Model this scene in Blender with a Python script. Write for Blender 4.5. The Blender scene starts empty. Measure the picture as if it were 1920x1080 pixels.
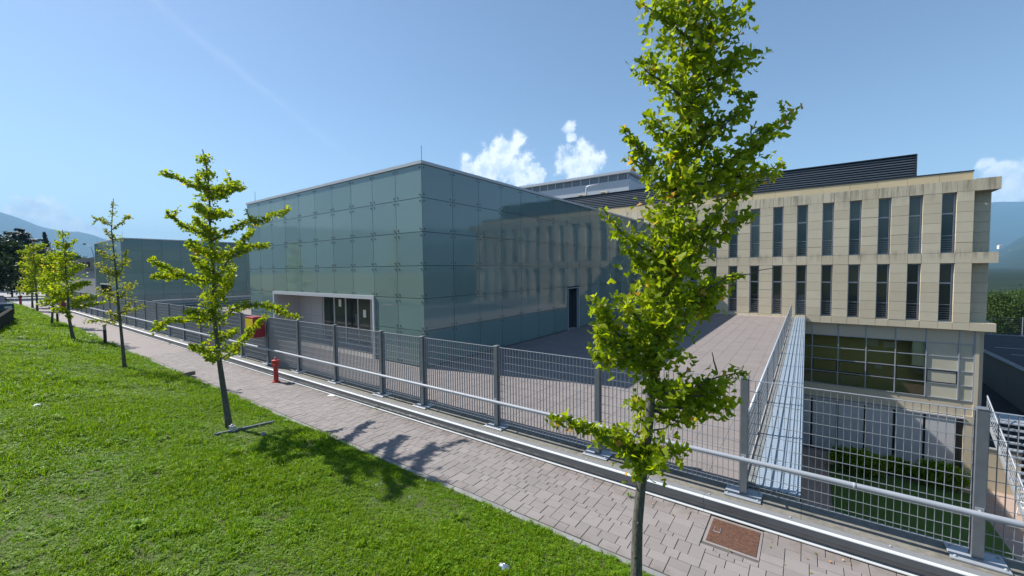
import bpy, math, random
import numpy as np
from mathutils import Matrix, Vector, Euler

random.seed(7)
rng = np.random.default_rng(11)
scene = bpy.context.scene
col = scene.collection
R = math.radians

# ------------------------------------------------------------------ camera
F_PX, YAW, PITCH, ROLL, EYE = 761.1, R(35.958), R(2.564), R(-0.5986), 2.88
_f0 = np.array([-math.sin(YAW), math.cos(YAW), 0.0]); _r0 = np.array([math.cos(YAW), math.sin(YAW), 0.0]); _u0 = np.array([0, 0, 1.0])
FWD = _f0*math.cos(PITCH) - _u0*math.sin(PITCH)
_u = _f0*math.sin(PITCH) + _u0*math.cos(PITCH)
RGT = _r0*math.cos(ROLL) + _u*math.sin(ROLL)
UPV = -_r0*math.sin(ROLL) + _u*math.cos(ROLL)
cam_data = bpy.data.cameras.new('camera')
cam_data.sensor_width = 36.0
cam_data.lens = F_PX/1920*36
cam_data.clip_start = 0.05
cam_data.clip_end = 60000
cam = bpy.data.objects.new('camera', cam_data)
col.objects.link(cam)
m = Matrix.Identity(4)
for i in range(3):
    m[i][0] = RGT[i]; m[i][1] = UPV[i]; m[i][2] = -FWD[i]
m[2][3] = EYE
cam.matrix_world = m
scene.camera = cam

def ray(px, py):
    return FWD + (px-960)/F_PX*RGT - (py-540)/F_PX*UPV
def at_depth(px, py, dep):
    return np.array([0, 0, EYE]) + ray(px, py)*dep
def at_y(px, py, Y):
    d = ray(px, py); return np.array([0, 0, EYE]) + d*(Y/d[1])

# ------------------------------------------------------------------ light
SUN_TO = Vector((-5.6, -1.38, 6.05)).normalized()          # towards the sun
SUN_EL = math.asin(SUN_TO.z)
SUN_PHI = math.atan2(SUN_TO.y, SUN_TO.x)
sd = bpy.data.lights.new('sun', 'SUN')
sd.energy = 5.0
sd.angle = R(0.53)
sd.color = (1.0, 0.955, 0.88)
sun = bpy.data.objects.new('sun', sd)
sun.rotation_euler = SUN_TO.to_track_quat('Z', 'Y').to_euler()
sun.location = (-30, -10, 40)
col.objects.link(sun)

world = bpy.data.worlds.new('World')
scene.world = world
world.use_nodes = True
wn, wl = world.node_tree.nodes, world.node_tree.links
wn.clear()
wout = wn.new('ShaderNodeOutputWorld')
wbg = wn.new('ShaderNodeBackground')
wbg.inputs['Strength'].default_value = 0.086
sky = wn.new('ShaderNodeTexSky')
sky.sky_type = 'NISHITA'
sky.sun_disc = False
sky.sun_elevation = SUN_EL
sky.sun_rotation = math.pi/2 - SUN_PHI
sky.altitude = 300
sky.air_density = 1.0
sky.dust_density = 0.22
sky.ozone_density = 1.3
wl.new(wbg.outputs[0], wout.inputs[0])

def wmath(op, a, b=None, clamp=False):
    n = wn.new('ShaderNodeMath'); n.operation = op; n.use_clamp = clamp
    for k, v in enumerate((a, b)):
        if v is None: continue
        if isinstance(v, (int, float)): n.inputs[k].default_value = v
        else: wl.new(v, n.inputs[k])
    return n.outputs[0]
def wvec(op, a, b):
    n = wn.new('ShaderNodeVectorMath'); n.operation = op
    for k, v in enumerate((a, b)):
        if isinstance(v, tuple): n.inputs[k].default_value = v
        elif v is not None: wl.new(v, n.inputs[k])
    return n.outputs
wtc = wn.new('ShaderNodeTexCoord')
wdir = wtc.outputs['Generated']
def wnoise(vec, scale, detail=8, rough=0.6):
    n = wn.new('ShaderNodeTexNoise'); n.inputs['Scale'].default_value = scale
    n.inputs['Detail'].default_value = detail; n.inputs['Roughness'].default_value = rough
    wl.new(vec, n.inputs['Vector']); return n.outputs[0]
# cumulus clouds low over the horizon (direction, angular radius)
def unit(px, py):
    d = ray(px, py); return d/np.linalg.norm(d)
CLOUDS = [(875, 293, 15), (880, 318, 22), (972, 262, 17), (950, 285, 30), (926, 305, 34), (905, 330, 36), (965, 318, 40), (1002, 318, 17), (1005, 332, 16),
          (1069, 240, 14), (1071, 256, 12), (1094, 283, 24), (1078, 310, 38), (1112, 303, 26), (1095, 335, 40),
          (1846, 306, 20), (1872, 322, 34), (1915, 330, 48), (1890, 358, 40), (1960, 350, 60),
          (66, 384, 30), (50, 402, 36), (90, 405, 46), (120, 425, 40), (165, 440, 30), (190, 440, 30)]
blob = None
for (px, py, rr) in CLOUDS:
    c = unit(px, py); e = unit(px+rr, py); rad = float(np.linalg.norm(e-c))*1.16
    dist = wvec('DISTANCE', wdir, tuple(float(q) for q in c))['Value']
    v = wmath('SUBTRACT', 1.0, wmath('DIVIDE', dist, rad))
    blob = v if blob is None else wmath('SMOOTH_MAX' if False else 'MAXIMUM', blob, v)
blob = wmath('MAXIMUM', blob, -1.0)
n1 = wnoise(wdir, 26.0, 11, 0.66)
dens = wmath('ADD', blob, wmath('MULTIPLY', wmath('SUBTRACT', n1, 0.5), 2.3))
cov = wn.new('ShaderNodeMapRange'); cov.interpolation_type = 'SMOOTHSTEP'
cov.inputs['From Min'].default_value = 0.02; cov.inputs['From Max'].default_value = 0.58
wl.new(dens, cov.inputs['Value'])
cover = wmath('MULTIPLY', cov.outputs[0], 0.93)
# soft modelling of the billows: the side towards the sun is whiter
shift = wvec('ADD', wdir, tuple(0.018*q for q in SUN_TO))['Vector']
n2 = wnoise(shift, 26.0, 5, 0.6)
lit = wn.new('ShaderNodeMapRange')
lit.inputs['From Min'].default_value = -0.10; lit.inputs['From Max'].default_value = 0.10
wl.new(wmath('SUBTRACT', n1, n2), lit.inputs['Value'])
ccol = wn.new('ShaderNodeMix'); ccol.data_type = 'RGBA'
ccol.inputs['A'].default_value = (5.6, 6.5, 7.7, 1); ccol.inputs['B'].default_value = (8.6, 8.9, 9.3, 1)
wl.new(lit.outputs[0], ccol.inputs['Factor'])
# old contrail: a thin band about a great circle
ca, cb = unit(285, 0), unit(640, 285)
cn = np.cross(ca, cb); cn /= np.linalg.norm(cn)
cd = wvec('DOT_PRODUCT', wdir, tuple(float(q) for q in cn))['Value']
wob = wmath('MULTIPLY', wmath('SUBTRACT', wnoise(wdir, 9.0, 4), 0.5), 0.03)
band = wmath('SUBTRACT', 1.0, wmath('DIVIDE', wmath('ABSOLUTE', wmath('ADD', cd, wob)), 0.011), clamp=True)
mid = unit(430, 120)
along = wmath('SUBTRACT', 1.0, wmath('DIVIDE', wvec('DISTANCE', wdir, tuple(float(q) for q in mid))['Value'], 0.45), clamp=True)
trail = wmath('MULTIPLY', wmath('MULTIPLY', band, along), wmath('MULTIPLY', wnoise(wdir, 40.0, 6), 0.15))
skyc = wn.new('ShaderNodeMix'); skyc.data_type = 'RGBA'
wl.new(trail, skyc.inputs['Factor']); wl.new(sky.outputs[0], skyc.inputs['A']); skyc.inputs['B'].default_value = (8, 8.6, 9.4, 1)
skym = wn.new('ShaderNodeMix'); skym.data_type = 'RGBA'
wl.new(cover, skym.inputs['Factor']); wl.new(skyc.outputs['Result'], skym.inputs['A']); wl.new(ccol.outputs['Result'], skym.inputs['B'])
wl.new(skym.outputs['Result'], wbg.inputs['Color'])

vs = scene.view_settings
vs.view_transform = 'Standard'; vs.look = 'None'; vs.gamma = 1.0; vs.use_curve_mapping = False
vs.exposure = 0.88
scene.cycles.max_bounces = 8
scene.cycles.transparent_max_bounces = 12

# ------------------------------------------------------------------ materials
M = {}
class NT:
    def __init__(s, name):
        s.m = bpy.data.materials.new(name); s.m.use_nodes = True
        s.n, s.l = s.m.node_tree.nodes, s.m.node_tree.links
        s.b = s.n['Principled BSDF']; s.out = s.n['Material Output']
        M[name] = s.m
    def new(s, t, **kw):
        n = s.n.new(t)
        for k, v in kw.items(): setattr(n, k, v)
        return n
    def link(s, a, b): s.l.new(a, b)
    def math(s, op, a, b=None, clamp=False):
        n = s.new('ShaderNodeMath', operation=op, use_clamp=clamp)
        for k, v in enumerate((a, b)):
            if v is None: continue
            if isinstance(v, (int, float)): n.inputs[k].default_value = v
            else: s.link(v, n.inputs[k])
        return n.outputs[0]
    def coord(s, scale=(1, 1, 1), kind='pos'):
        if kind == 'pos': v = s.new('ShaderNodeNewGeometry').outputs['Position']
        else: v = s.new('ShaderNodeTexCoord').outputs['Object']
        mp = s.new('ShaderNodeMapping'); mp.inputs['Scale'].default_value = scale
        s.link(v, mp.inputs['Vector']); return mp.outputs[0]
    def noise(s, vec, scale, detail=5, rough=0.55):
        n = s.new('ShaderNodeTexNoise'); n.inputs['Scale'].default_value = scale
        n.inputs['Detail'].default_value = detail; n.inputs['Roughness'].default_value = rough
        s.link(vec, n.inputs['Vector']); return n.outputs[0]
    def mix(s, fac, a, b, mode='MIX'):
        n = s.new('ShaderNodeMix', data_type='RGBA', blend_type=mode)
        for k, v in (('Factor', fac), ('A', a), ('B', b)):
            if isinstance(v, (int, float)): n.inputs[k].default_value = v
            elif isinstance(v, tuple): n.inputs[k].default_value = (*v[:3], 1)
            else: s.link(v, n.inputs[k])
        return n.outputs['Result']
    def rng(s, v, a, b, c=0.0, d=1.0, smooth=False):
        n = s.new('ShaderNodeMapRange')
        if smooth: n.interpolation_type = 'SMOOTHSTEP'
        for k, q in zip(('From Min', 'From Max', 'To Min', 'To Max'), (a, b, c, d)): n.inputs[k].default_value = q
        s.link(v, n.inputs['Value']); return n.outputs[0]
    def rand(s):
        """per piece random: object random plus the 'tint' attribute of joined pieces"""
        a = s.new('ShaderNodeAttribute'); a.attribute_name = 'tint'
        o = s.new('ShaderNodeObjectInfo').outputs['Random']
        return s.math('FRACT', s.math('ADD', a.outputs['Fac'], o))
    def color(s, v):
        if isinstance(v, tuple): s.b.inputs['Base Color'].default_value = (*v[:3], 1)
        else: s.link(v, s.b.inputs['Base Color'])
    def rough(s, v):
        if isinstance(v, (int, float)): s.b.inputs['Roughness'].default_value = v
        else: s.link(v, s.b.inputs['Roughness'])
    def bump(s, h, strength=0.3, dist=0.01):
        n = s.new('ShaderNodeBump'); n.inputs['Strength'].default_value = strength; n.inputs['Distance'].default_value = dist
        s.link(h, n.inputs['Height']); s.link(n.outputs[0], s.b.inputs['Normal'])

def simple(name, c, rough=0.6, metal=0.0, var=0.15, scale=6.0, spec=0.5, bump=0.0, rnd=0.0):
    t = NT(name); v = t.coord()
    n = t.noise(v, scale)
    dark = tuple(q*(1-var) for q in c); lite = tuple(min(q*(1+var), 0.95) for q in c)
    cc = t.mix(n, dark, lite)
    if rnd:
        f = t.rng(t.rand(), 0, 1, 1-rnd, 1+rnd)
        k = t.new('ShaderNodeVectorMath', operation='SCALE'); t.link(cc, k.inputs[0]); t.link(f, k.inputs['Scale']); cc = k.outputs[0]
    t.color(cc); t.rough(t.rng(t.noise(v, scale*3), 0.3, 0.7, max(rough-0.08, 0.02), min(rough+0.08, 1)))
    t.b.inputs['Metallic'].default_value = metal
    t.b.inputs['Specular IOR Level'].default_value = spec
    if bump: t.bump(t.noise(v, scale*8), bump, 0.01)
    return M[name]

simple('galv', (0.36, 0.39, 0.43), 0.5, 0.3, 0.10, 9)
simple('post_paint', (0.120, 0.133, 0.150), 0.5, 0.0, 0.28, 11)
simple('rail_paint', (0.27, 0.295, 0.34), 0.55, 0.0, 0.20, 5)
simple('grating', (0.25, 0.27, 0.295), 0.5, 0.2, 0.08, 10)
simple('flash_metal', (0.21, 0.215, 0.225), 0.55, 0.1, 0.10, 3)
simple('flash_sunlit', (0.72, 0.74, 0.76), 0.35, 0.3, 0.05, 4)  # flashing metal near white: sunlight on its edge and lip put into the colour
simple('flash_shaded', (0.10, 0.10, 0.105), 0.5, 0.3, 0.10, 3)  # same flashing metal darkened: shade below the overhang painted in
simple('white_metal', (0.47, 0.48, 0.50), 0.4, 0.1, 0.05, 4)
simple('white_panel', (0.50, 0.50, 0.51), 0.55, 0, 0.05, 3, rnd=0.04)
simple('entry_panel', (0.42, 0.40, 0.40), 0.55, 0, 0.05, 2)
simple('dark_metal', (0.035, 0.045, 0.06), 0.5, 0.2, 0.15, 4)
simple('louvre', (0.075, 0.095, 0.12), 0.45, 0.2, 0.2, 3, rnd=0.15)
simple('red_paint', (0.40, 0.030, 0.026), 0.45, 0, 0.25, 12, bump=0.1)
simple('red_box', (0.25, 0.012, 0.025), 0.4, 0, 0.12, 6)
simple('yellow_paint', (0.62, 0.46, 0.012), 0.4, 0, 0.1, 8)
simple('white_paper', (0.75, 0.75, 0.72), 0.7, 0, 0.05, 8)
simple('black_paint', (0.02, 0.022, 0.022), 0.5, 0, 0.2, 8)
simple('asphalt', (0.030, 0.032, 0.038), 0.85, 0, 0.25, 2, spec=0.3)
simple('street', (0.26, 0.26, 0.26), 0.85, 0, 0.15, 1.0, spec=0.3)
simple('grey_wall', (0.23, 0.24, 0.25), 0.7, 0, 0.12, 0.6)
simple('back_wall', (0.42, 0.45, 0.49), 0.6, 0, 0.06, 0.4)
simple('back_win', (0.13, 0.155, 0.19), 0.25, 0, 0.12, 0.7)
simple('hedge_soil', (0.07, 0.055, 0.042), 0.9, 0, 0.3, 4)
simple('court_paving', (0.36, 0.27, 0.23), 0.8, 0, 0.1, 1.5)
simple('tread', (0.30, 0.33, 0.37), 0.55, 0.3, 0.1, 4)
simple('foil', (0.75, 0.75, 0.77), 0.25, 0.9, 0.1, 30)
simple('house_wall', (0.75, 0.70, 0.62), 0.8, 0, 0.1, 0.05, rnd=0.12)
simple('house_roof', (0.35, 0.15, 0.09), 0.8, 0, 0.2, 0.05)
simple('wall_dark', (0.03, 0.031, 0.028), 0.95, 0, 0.4, 1.5, spec=0.05, bump=0.3)
simple('car_paint', (0.025, 0.035, 0.055), 0.2, 0.3, 0.05, 2)
simple('car_glass', (0.02, 0.025, 0.03), 0.06, 0, 0.05, 2)
simple('tyre', (0.02, 0.02, 0.02), 0.8, 0, 0.1, 5)
simple('plaster', (0.52, 0.45, 0.33), 0.75, 0, 0.08, 0.8)
simple('room', (0.60, 0.52, 0.27), 0.8, 0, 0.1, 0.5)
simple('coping_sheet', (0.27, 0.335, 0.40), 0.5, 0.0, 0.05, 2)
simple('bollard_lens', (0.30, 0.31, 0.31), 0.2, 0, 0.05, 5)
simple('dead_leaf', (0.50, 0.22, 0.07), 0.7, 0, 0.4, 30, rnd=0.3)
simple('win_frame', (0.38, 0.41, 0.46), 0.45, 0.0, 0.06, 4)
simple('fitting', (0.12, 0.13, 0.135), 0.3, 0.5, 0.1, 5)
simple('court_grass', (0.06, 0.125, 0.012), 0.95, 0, 0.4, 9, bump=0.6)
simple('lit_glass', (0.50, 0.47, 0.36), 0.08, 0, 0.18, 0.9)  # opaque panes: the bright light on the right-hand glazing is painted in as cream
simple('joint_dark', (0.085, 0.095, 0.095), 0.9, 0, 0.3, 8)

def concrete(name, c, sc=4.0, stain=0.5):
    t = NT(name); v = t.coord()
    n1 = t.noise(v, sc, 8, 0.65); n2 = t.noise(v, sc*0.23, 5); n3 = t.noise(v, sc*22, 3)
    cc = t.mix(t.rng(n1, 0.3, 0.7), tuple(q*0.72 for q in c), tuple(q*1.2 for q in c))
    cc = t.mix(t.math('MULTIPLY', t.rng(n2, 0.5, 0.75, smooth=True), stain), cc, tuple(q*0.40 for q in c))
    cc = t.mix(t.math('MULTIPLY', t.rng(n3, 0.58, 0.7), 0.5), cc, tuple(q*0.35 for q in c))
    t.color(cc); t.rough(0.88); t.bump(n3, 0.4, 0.004)
concrete('concrete', (0.18, 0.17, 0.145), 13.0, 0.8)
concrete('kerb', (0.22, 0.225, 0.22), 4.0, 0.3)

# small concrete pavers and terrace slabs
def paver_mat(name, c, var, grain):
    t = NT(name); v = t.coord(); r = t.rand()
    a = tuple(q*(1-var) for q in c); b = tuple(q*(1+var) for q in c)
    cc = t.mix(r, a, b)
    cc = t.mix(t.math('MULTIPLY', t.rng(t.noise(v, grain, 4), 0.35, 0.7), 0.30), cc, tuple(q*0.7 for q in c))
    cc = t.mix(t.math('MULTIPLY', t.rng(t.noise(v, 1.3, 6, 0.6), 0.48, 0.72, smooth=True), 0.33), cc, tuple(q*0.62 for q in c))
    cc = t.mix(t.math('MULTIPLY', t.rng(t.noise(v, 7.0, 5, 0.6), 0.60, 0.72, smooth=True), 0.35), cc, tuple(q*0.5 for q in c))
    sp = t.new('ShaderNodeSeparateXYZ'); t.link(t.new('ShaderNodeNewGeometry').outputs['Position'], sp.inputs[0])
    dirt = t.math('MULTIPLY', t.rng(sp.outputs['Y'], 5.12, 5.44, 0, 1), t.rng(sp.outputs['Y'], 5.46, 5.45, 0, 1))      # soil washed against the kerb wall
    dirt = t.math('ADD', dirt, t.rng(sp.outputs['Y'], 4.22, 4.09, 0, 0.8))
    dirt = t.math('MULTIPLY', dirt, t.rng(t.noise(v, 4.5, 7, 0.7), 0.38, 0.66, smooth=True))
    cc = t.mix(t.math('MULTIPLY', dirt, 0.55, True), cc, (0.085, 0.070, 0.052))
    t.color(cc); t.rough(0.85); t.b.inputs['Specular IOR Level'].default_value = 0.3
    t.bump(t.noise(v, grain*1.5, 3), 0.25, 0.003)
paver_mat('paver', (0.236, 0.212, 0.206), 0.09, 160)
paver_mat('slab', (0.220, 0.194, 0.187), 0.04, 90)
# far part of the path: the joints are too fine to build there
t = NT('path_far'); v = t.coord()
bt = t.new('ShaderNodeTexBrick'); bt.inputs['Scale'].default_value = 1.0
bt.inputs['Brick Width'].default_value = 0.21; bt.inputs['Row Height'].default_value = 0.14; bt.inputs['Mortar Size'].default_value = 0.004
bt.inputs['Color1'].default_value = (0.21, 0.18, 0.172, 1); bt.inputs['Color2'].default_value = (0.232, 0.20, 0.19, 1); bt.inputs['Mortar'].default_value = (0.11, 0.095, 0.088, 1)
t.link(v, bt.inputs['Vector'])
t.color(t.mix(t.math('MULTIPLY', t.rng(t.noise(v, 0.9, 6), 0.5, 0.75, smooth=True), 0.35), bt.outputs['Color'], (0.14, 0.12, 0.112))); t.rough(0.85)
simple('mortar_dark', (0.10, 0.09, 0.082), 0.95, 0, 0.3, 20)
simple('mortar_pale', (0.36, 0.33, 0.31), 0.95, 0, 0.15, 8)

# stone cladding with rain streaks
t = NT('stone'); v = t.coord()
base = t.mix(t.rand(), (0.555, 0.478, 0.335), (0.64, 0.560, 0.405))
base = t.mix(t.math('MULTIPLY', t.rng(t.noise(v, 2.2, 7, 0.65), 0.35, 0.75), 0.30), base, (0.46, 0.40, 0.29))
streak = t.noise(t.coord((4.2, 4.2, 0.35)), 1.6, 7, 0.62)
sep = t.new('ShaderNodeSeparateXYZ'); t.link(t.new('ShaderNodeNewGeometry').outputs['Position'], sep.inputs[0])
zz = sep.outputs['Z']
top = t.math('MAXIMUM', t.rng(zz, 5.75, 6.75, 0, 1, True), t.math('MULTIPLY', t.rng(zz, 3.0, 3.5, 0, 1, True), t.rng(zz, 3.75, 3.45, 0, 0.8, True)))
mask = t.math('MULTIPLY', t.rng(streak, 0.42, 0.68, smooth=True), top)
base = t.mix(t.math('MULTIPLY', mask, 0.58), base, (0.085, 0.075, 0.055))
t.color(base); t.rough(0.8); t.bump(t.noise(v, 40, 4), 0.15, 0.004)
simple('stone_light', (0.58, 0.47, 0.29), 0.75, 0, 0.06, 2, rnd=0.04)

# frosted blue-green glass cladding
t = NT('cube_glass'); v = t.coord()
base = t.mix(t.rand(), (0.122, 0.193, 0.188), (0.156, 0.236, 0.226))
base = t.mix(t.math('MULTIPLY', t.rng(t.noise(t.coord((1, 1, 0.25)), 1.1, 6), 0.4, 0.8), 0.4), base, (0.152, 0.218, 0.216))
t.color(base); t.rough(t.rng(t.noise(v, 1.7, 5), 0.3, 0.75, 0.03, 0.10))
t.b.inputs['IOR'].default_value = 1.8
w1 = t.math('ADD', t.noise(t.coord((1, 1, 0.4)), 0.85, 2, 0.4), t.math('MULTIPLY', t.rand(), 0.0))
t.bump(w1, 0.16, 0.05)
t = NT('window_glass'); v = t.coord()
base = t.mix(t.rand(), (0.010, 0.018, 0.020), (0.070, 0.080, 0.068))
t.color(base); t.rough(0.05); t.b.inputs['IOR'].default_value = 1.6
t.bump(t.noise(v, 1.5, 2), 0.12, 0.02)
t = NT('blind_glass'); v = t.coord()
base = t.mix(t.rand(), (0.030, 0.055, 0.055), (0.130, 0.165, 0.145))
t.color(base); t.rough(0.08); t.b.inputs['IOR'].default_value = 1.55
# clear curtain wall panes
t = NT('clear_glass')
tr = t.new('ShaderNodeBsdfTransparent'); tr.inputs[0].default_value = (0.93, 0.94, 0.82, 1)
gl = t.new('ShaderNodeBsdfGlossy'); gl.inputs['Roughness'].default_value = 0.02
fr = t.new('ShaderNodeFresnel'); fr.inputs['IOR'].default_value = 1.5
mx = t.new('ShaderNodeMixShader'); t.link(fr.outputs[0], mx.inputs[0]); t.link(tr.outputs[0], mx.inputs[1]); t.link(gl.outputs[0], mx.inputs[2])
t.link(mx.outputs[0], t.out.inputs['Surface'])

t = NT('rust'); v = t.coord()
t.color(t.mix(t.rng(t.noise(v, 30, 6), 0.3, 0.7), (0.065, 0.030, 0.019), (0.15, 0.075, 0.048))); t.rough(0.85)
t.b.inputs['Metallic'].default_value = 0.1; t.bump(t.noise(v, 80, 3), 0.4, 0.003)
t = NT('bark'); v = t.coord((1, 1, 0.35))
t.color(t.mix(t.rng(t.noise(v, 55, 6, 0.7), 0.3, 0.7), (0.042, 0.040, 0.033), (0.150, 0.140, 0.115))); t.rough(0.9)
t.bump(t.noise(v, 70, 5), 0.8, 0.01)
simple('bark_dark', (0.035, 0.028, 0.022), 0.9, 0, 0.3, 6)

def leaf_mat(name, stops, trans=0.42, gloss=0.35, patch=0.0):
    t = NT(name)
    r = t.rand()
    ramp = t.new('ShaderNodeValToRGB'); el = ramp.color_ramp.elements
    for k, (p, c) in enumerate(stops):
        e = el[k] if k < 2 else el.new(p)
        e.position = p; e.color = (*c, 1)
    t.link(r, ramp.inputs[0]); c = ramp.outputs[0]
    if patch:
        n = t.noise(t.coord(), 0.55, 5, 0.6)
        c = t.mix(t.math('MULTIPLY', t.rng(n, 0.4, 0.7, smooth=True), patch), c, (0.19, 0.26, 0.02))
    t.link(c, t.b.inputs['Base Color']); t.rough(0.5); t.b.inputs['Specular IOR Level'].default_value = gloss
    tl = t.new('ShaderNodeBsdfTranslucent')
    k = t.new('ShaderNodeVectorMath', operation='MULTIPLY'); t.link(c, k.inputs[0]); k.inputs[1].default_value = (1.7, 1.7, 0.7)
    t.link(k.outputs[0], tl.inputs[0])
    mx = t.new('ShaderNodeMixShader'); mx.inputs[0].default_value = trans
    t.link(t.b.outputs[0], mx.inputs[1]); t.link(tl.outputs[0], mx.inputs[2]); t.link(mx.outputs[0], t.out.inputs['Surface'])
leaf_mat('ginkgo', [(0, (0.120, 0.175, 0.006)), (0.5, (0.215, 0.280, 0.009)), (0.95, (0.310, 0.365, 0.014)), (0.975, (0.40, 0.34, 0.03)), (0.995, (0.50, 0.27, 0.07))], 0.54, 0.35)
leaf_mat('ginkgo_yellow', [(0, (0.110, 0.150, 0.012)), (0.5, (0.220, 0.260, 0.016)), (0.85, (0.30, 0.31, 0.022)), (0.93, (0.40, 0.30, 0.04))])
leaf_mat('grass', [(0, (0.074, 0.160, 0.004)), (0.5, (0.134, 0.250, 0.006)), (0.9, (0.205, 0.318, 0.010)), (0.98, (0.26, 0.26, 0.05))], 0.40, 0.10, 0.25)
leaf_mat('clover', [(0, (0.064, 0.152, 0.005)), (0.6, (0.125, 0.245, 0.008)), (1.0, (0.22, 0.340, 0.02))], 0.33, 0.18, 0.2)
leaf_mat('dark_leaf', [(0, (0.012, 0.026, 0.010)), (0.6, (0.026, 0.050, 0.016)), (1.0, (0.045, 0.072, 0.020))], 0.2, 0.25)
leaf_mat('mid_leaf', [(0, (0.022, 0.050, 0.010)), (0.6, (0.048, 0.090, 0.016)), (1.0, (0.085, 0.125, 0.025))], 0.3, 0.25)
leaf_mat('cedar_leaf', [(0, (0.014, 0.030, 0.020)), (0.6, (0.024, 0.046, 0.030)), (1.0, (0.04, 0.07, 0.045))], 0.1, 0.2)

t = NT('lawn_soil'); v = t.coord()
t.color(t.mix(t.rng(t.noise(v, 5, 6), 0.35, 0.65), (0.060, 0.060, 0.022), (0.060, 0.105, 0.010))); t.rough(0.95)
t.bump(t.noise(v, 60, 4), 0.6, 0.02)
t = NT('terrain'); v = t.coord()
c = t.mix(t.rng(t.noise(v, 0.004, 8, 0.65), 0.35, 0.68), (0.012, 0.022, 0.014), (0.034, 0.050, 0.028))
c = t.mix(t.math('MULTIPLY', t.rng(t.noise(v, 0.0016, 8, 0.6), 0.55, 0.72, smooth=True), 0.35), c, (0.10, 0.10, 0.07))
c = t.mix(t.math('MULTIPLY', t.rng(t.noise(v, 0.025, 6, 0.7), 0.42, 0.62, smooth=True), 0.65), c, (0.006, 0.013, 0.009))
t.color(c); t.rough(0.95); t.b.inputs['Specular IOR Level'].default_value = 0.1

# ------------------------------------------------------------------ mesh helpers
class MB:
    def __init__(s): s.v, s.f = [], []
    def add(s, vs, fs):
        o = len(s.v); s.v += [tuple(map(float, q)) for q in vs]; s.f += [tuple(i+o for i in f) for f in fs]; return s
    def box(s, x0, x1, y0, y1, z0, z1):
        return s.add([(x0,y0,z0),(x1,y0,z0),(x1,y1,z0),(x0,y1,z0),(x0,y0,z1),(x1,y0,z1),(x1,y1,z1),(x0,y1,z1)],
                     [(0,3,2,1),(4,5,6,7),(0,1,5,4),(1,2,6,5),(2,3,7,6),(3,0,4,7)])
    def bbox(s, x0, x1, y0, y1, z0, z1, b):
        """box with a chamfered top edge"""
        return s.add([(x0,y0,z0),(x1,y0,z0),(x1,y1,z0),(x0,y1,z0),(x0,y0,z1-b),(x1,y0,z1-b),(x1,y1,z1-b),(x0,y1,z1-b),
                      (x0+b,y0+b,z1),(x1-b,y0+b,z1),(x1-b,y1-b,z1),(x0+b,y1-b,z1)],
                     [(0,3,2,1),(8,9,10,11),(0,1,5,4),(1,2,6,5),(2,3,7,6),(3,0,4,7),(4,5,9,8),(5,6,10,9),(6,7,11,10),(7,4,8,11)])
    def tube(s, pts, rad, n=8, cap=True):
        pts = [np.array(p, float) for p in pts]; k = len(pts)
        if isinstance(rad, (int, float)): rad = [rad]*k
        rings = []
        ref = None
        for i, p in enumerate(pts):
            d = pts[min(i+1, k-1)] - pts[max(i-1, 0)]; d = d/(np.linalg.norm(d)+1e-9)
            if ref is None:
                ref = np.array([0, 0, 1.0]) if abs(d[2]) < 0.9 else np.array([1.0, 0, 0])
            a = np.cross(ref, d); a /= np.linalg.norm(a)+1e-9; b = np.cross(d, a); ref = b if False else ref
            rings.append([p + rad[i]*(math.cos(2*math.pi*j/n)*a + math.sin(2*math.pi*j/n)*b) for j in range(n)])
        vs = [q for r in rings for q in r]; fs = []
        for i in range(k-1):
            for j in range(n):
                fs.append((i*n+j, i*n+(j+1) % n, (i+1)*n+(j+1) % n, (i+1)*n+j))
        if cap: fs += [tuple(range(n-1, -1, -1)), tuple((k-1)*n+j for j in range(n))]
        return s.add(vs, fs)
    def lathe(s, prof, c=(0, 0, 0), n=16):
        vs, fs = [], []
        for (r, z) in prof:
            for j in range(n):
                a = 2*math.pi*j/n; vs.append((c[0]+r*math.cos(a), c[1]+r*math.sin(a), c[2]+z))
        for i in range(len(prof)-1):
            for j in range(n):
                fs.append((i*n+j, i*n+(j+1) % n, (i+1)*n+(j+1) % n, (i+1)*n+j))
        fs += [tuple(range(n-1, -1, -1)), tuple((len(prof)-1)*n+j for j in range(n))]
        return s.add(vs, fs)
    def prism(s, prof, x0, x1):
        """closed (y, z) outline run along X"""
        n = len(prof)
        vs = [(x0, y, z) for y, z in prof] + [(x1, y, z) for y, z in prof]
        fs = [(i, (i+1) % n, n+(i+1) % n, n+i) for i in range(n)] + [tuple(range(n-1, -1, -1)), tuple(range(n, 2*n))]
        return s.add(vs, fs)
    def mesh(s, name, mat, smooth=False):
        me = bpy.data.meshes.new(name); me.from_pydata(s.v, [], s.f); me.update()
        if mat: me.materials.append(M[mat])
        if smooth: me.polygons.foreach_set('use_smooth', [True]*len(me.polygons))
        return me
    def build(s, name, mat, parent=None, loc=None, smooth=False):
        return obj(name, s.mesh(name, mat, smooth), parent, loc)

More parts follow.
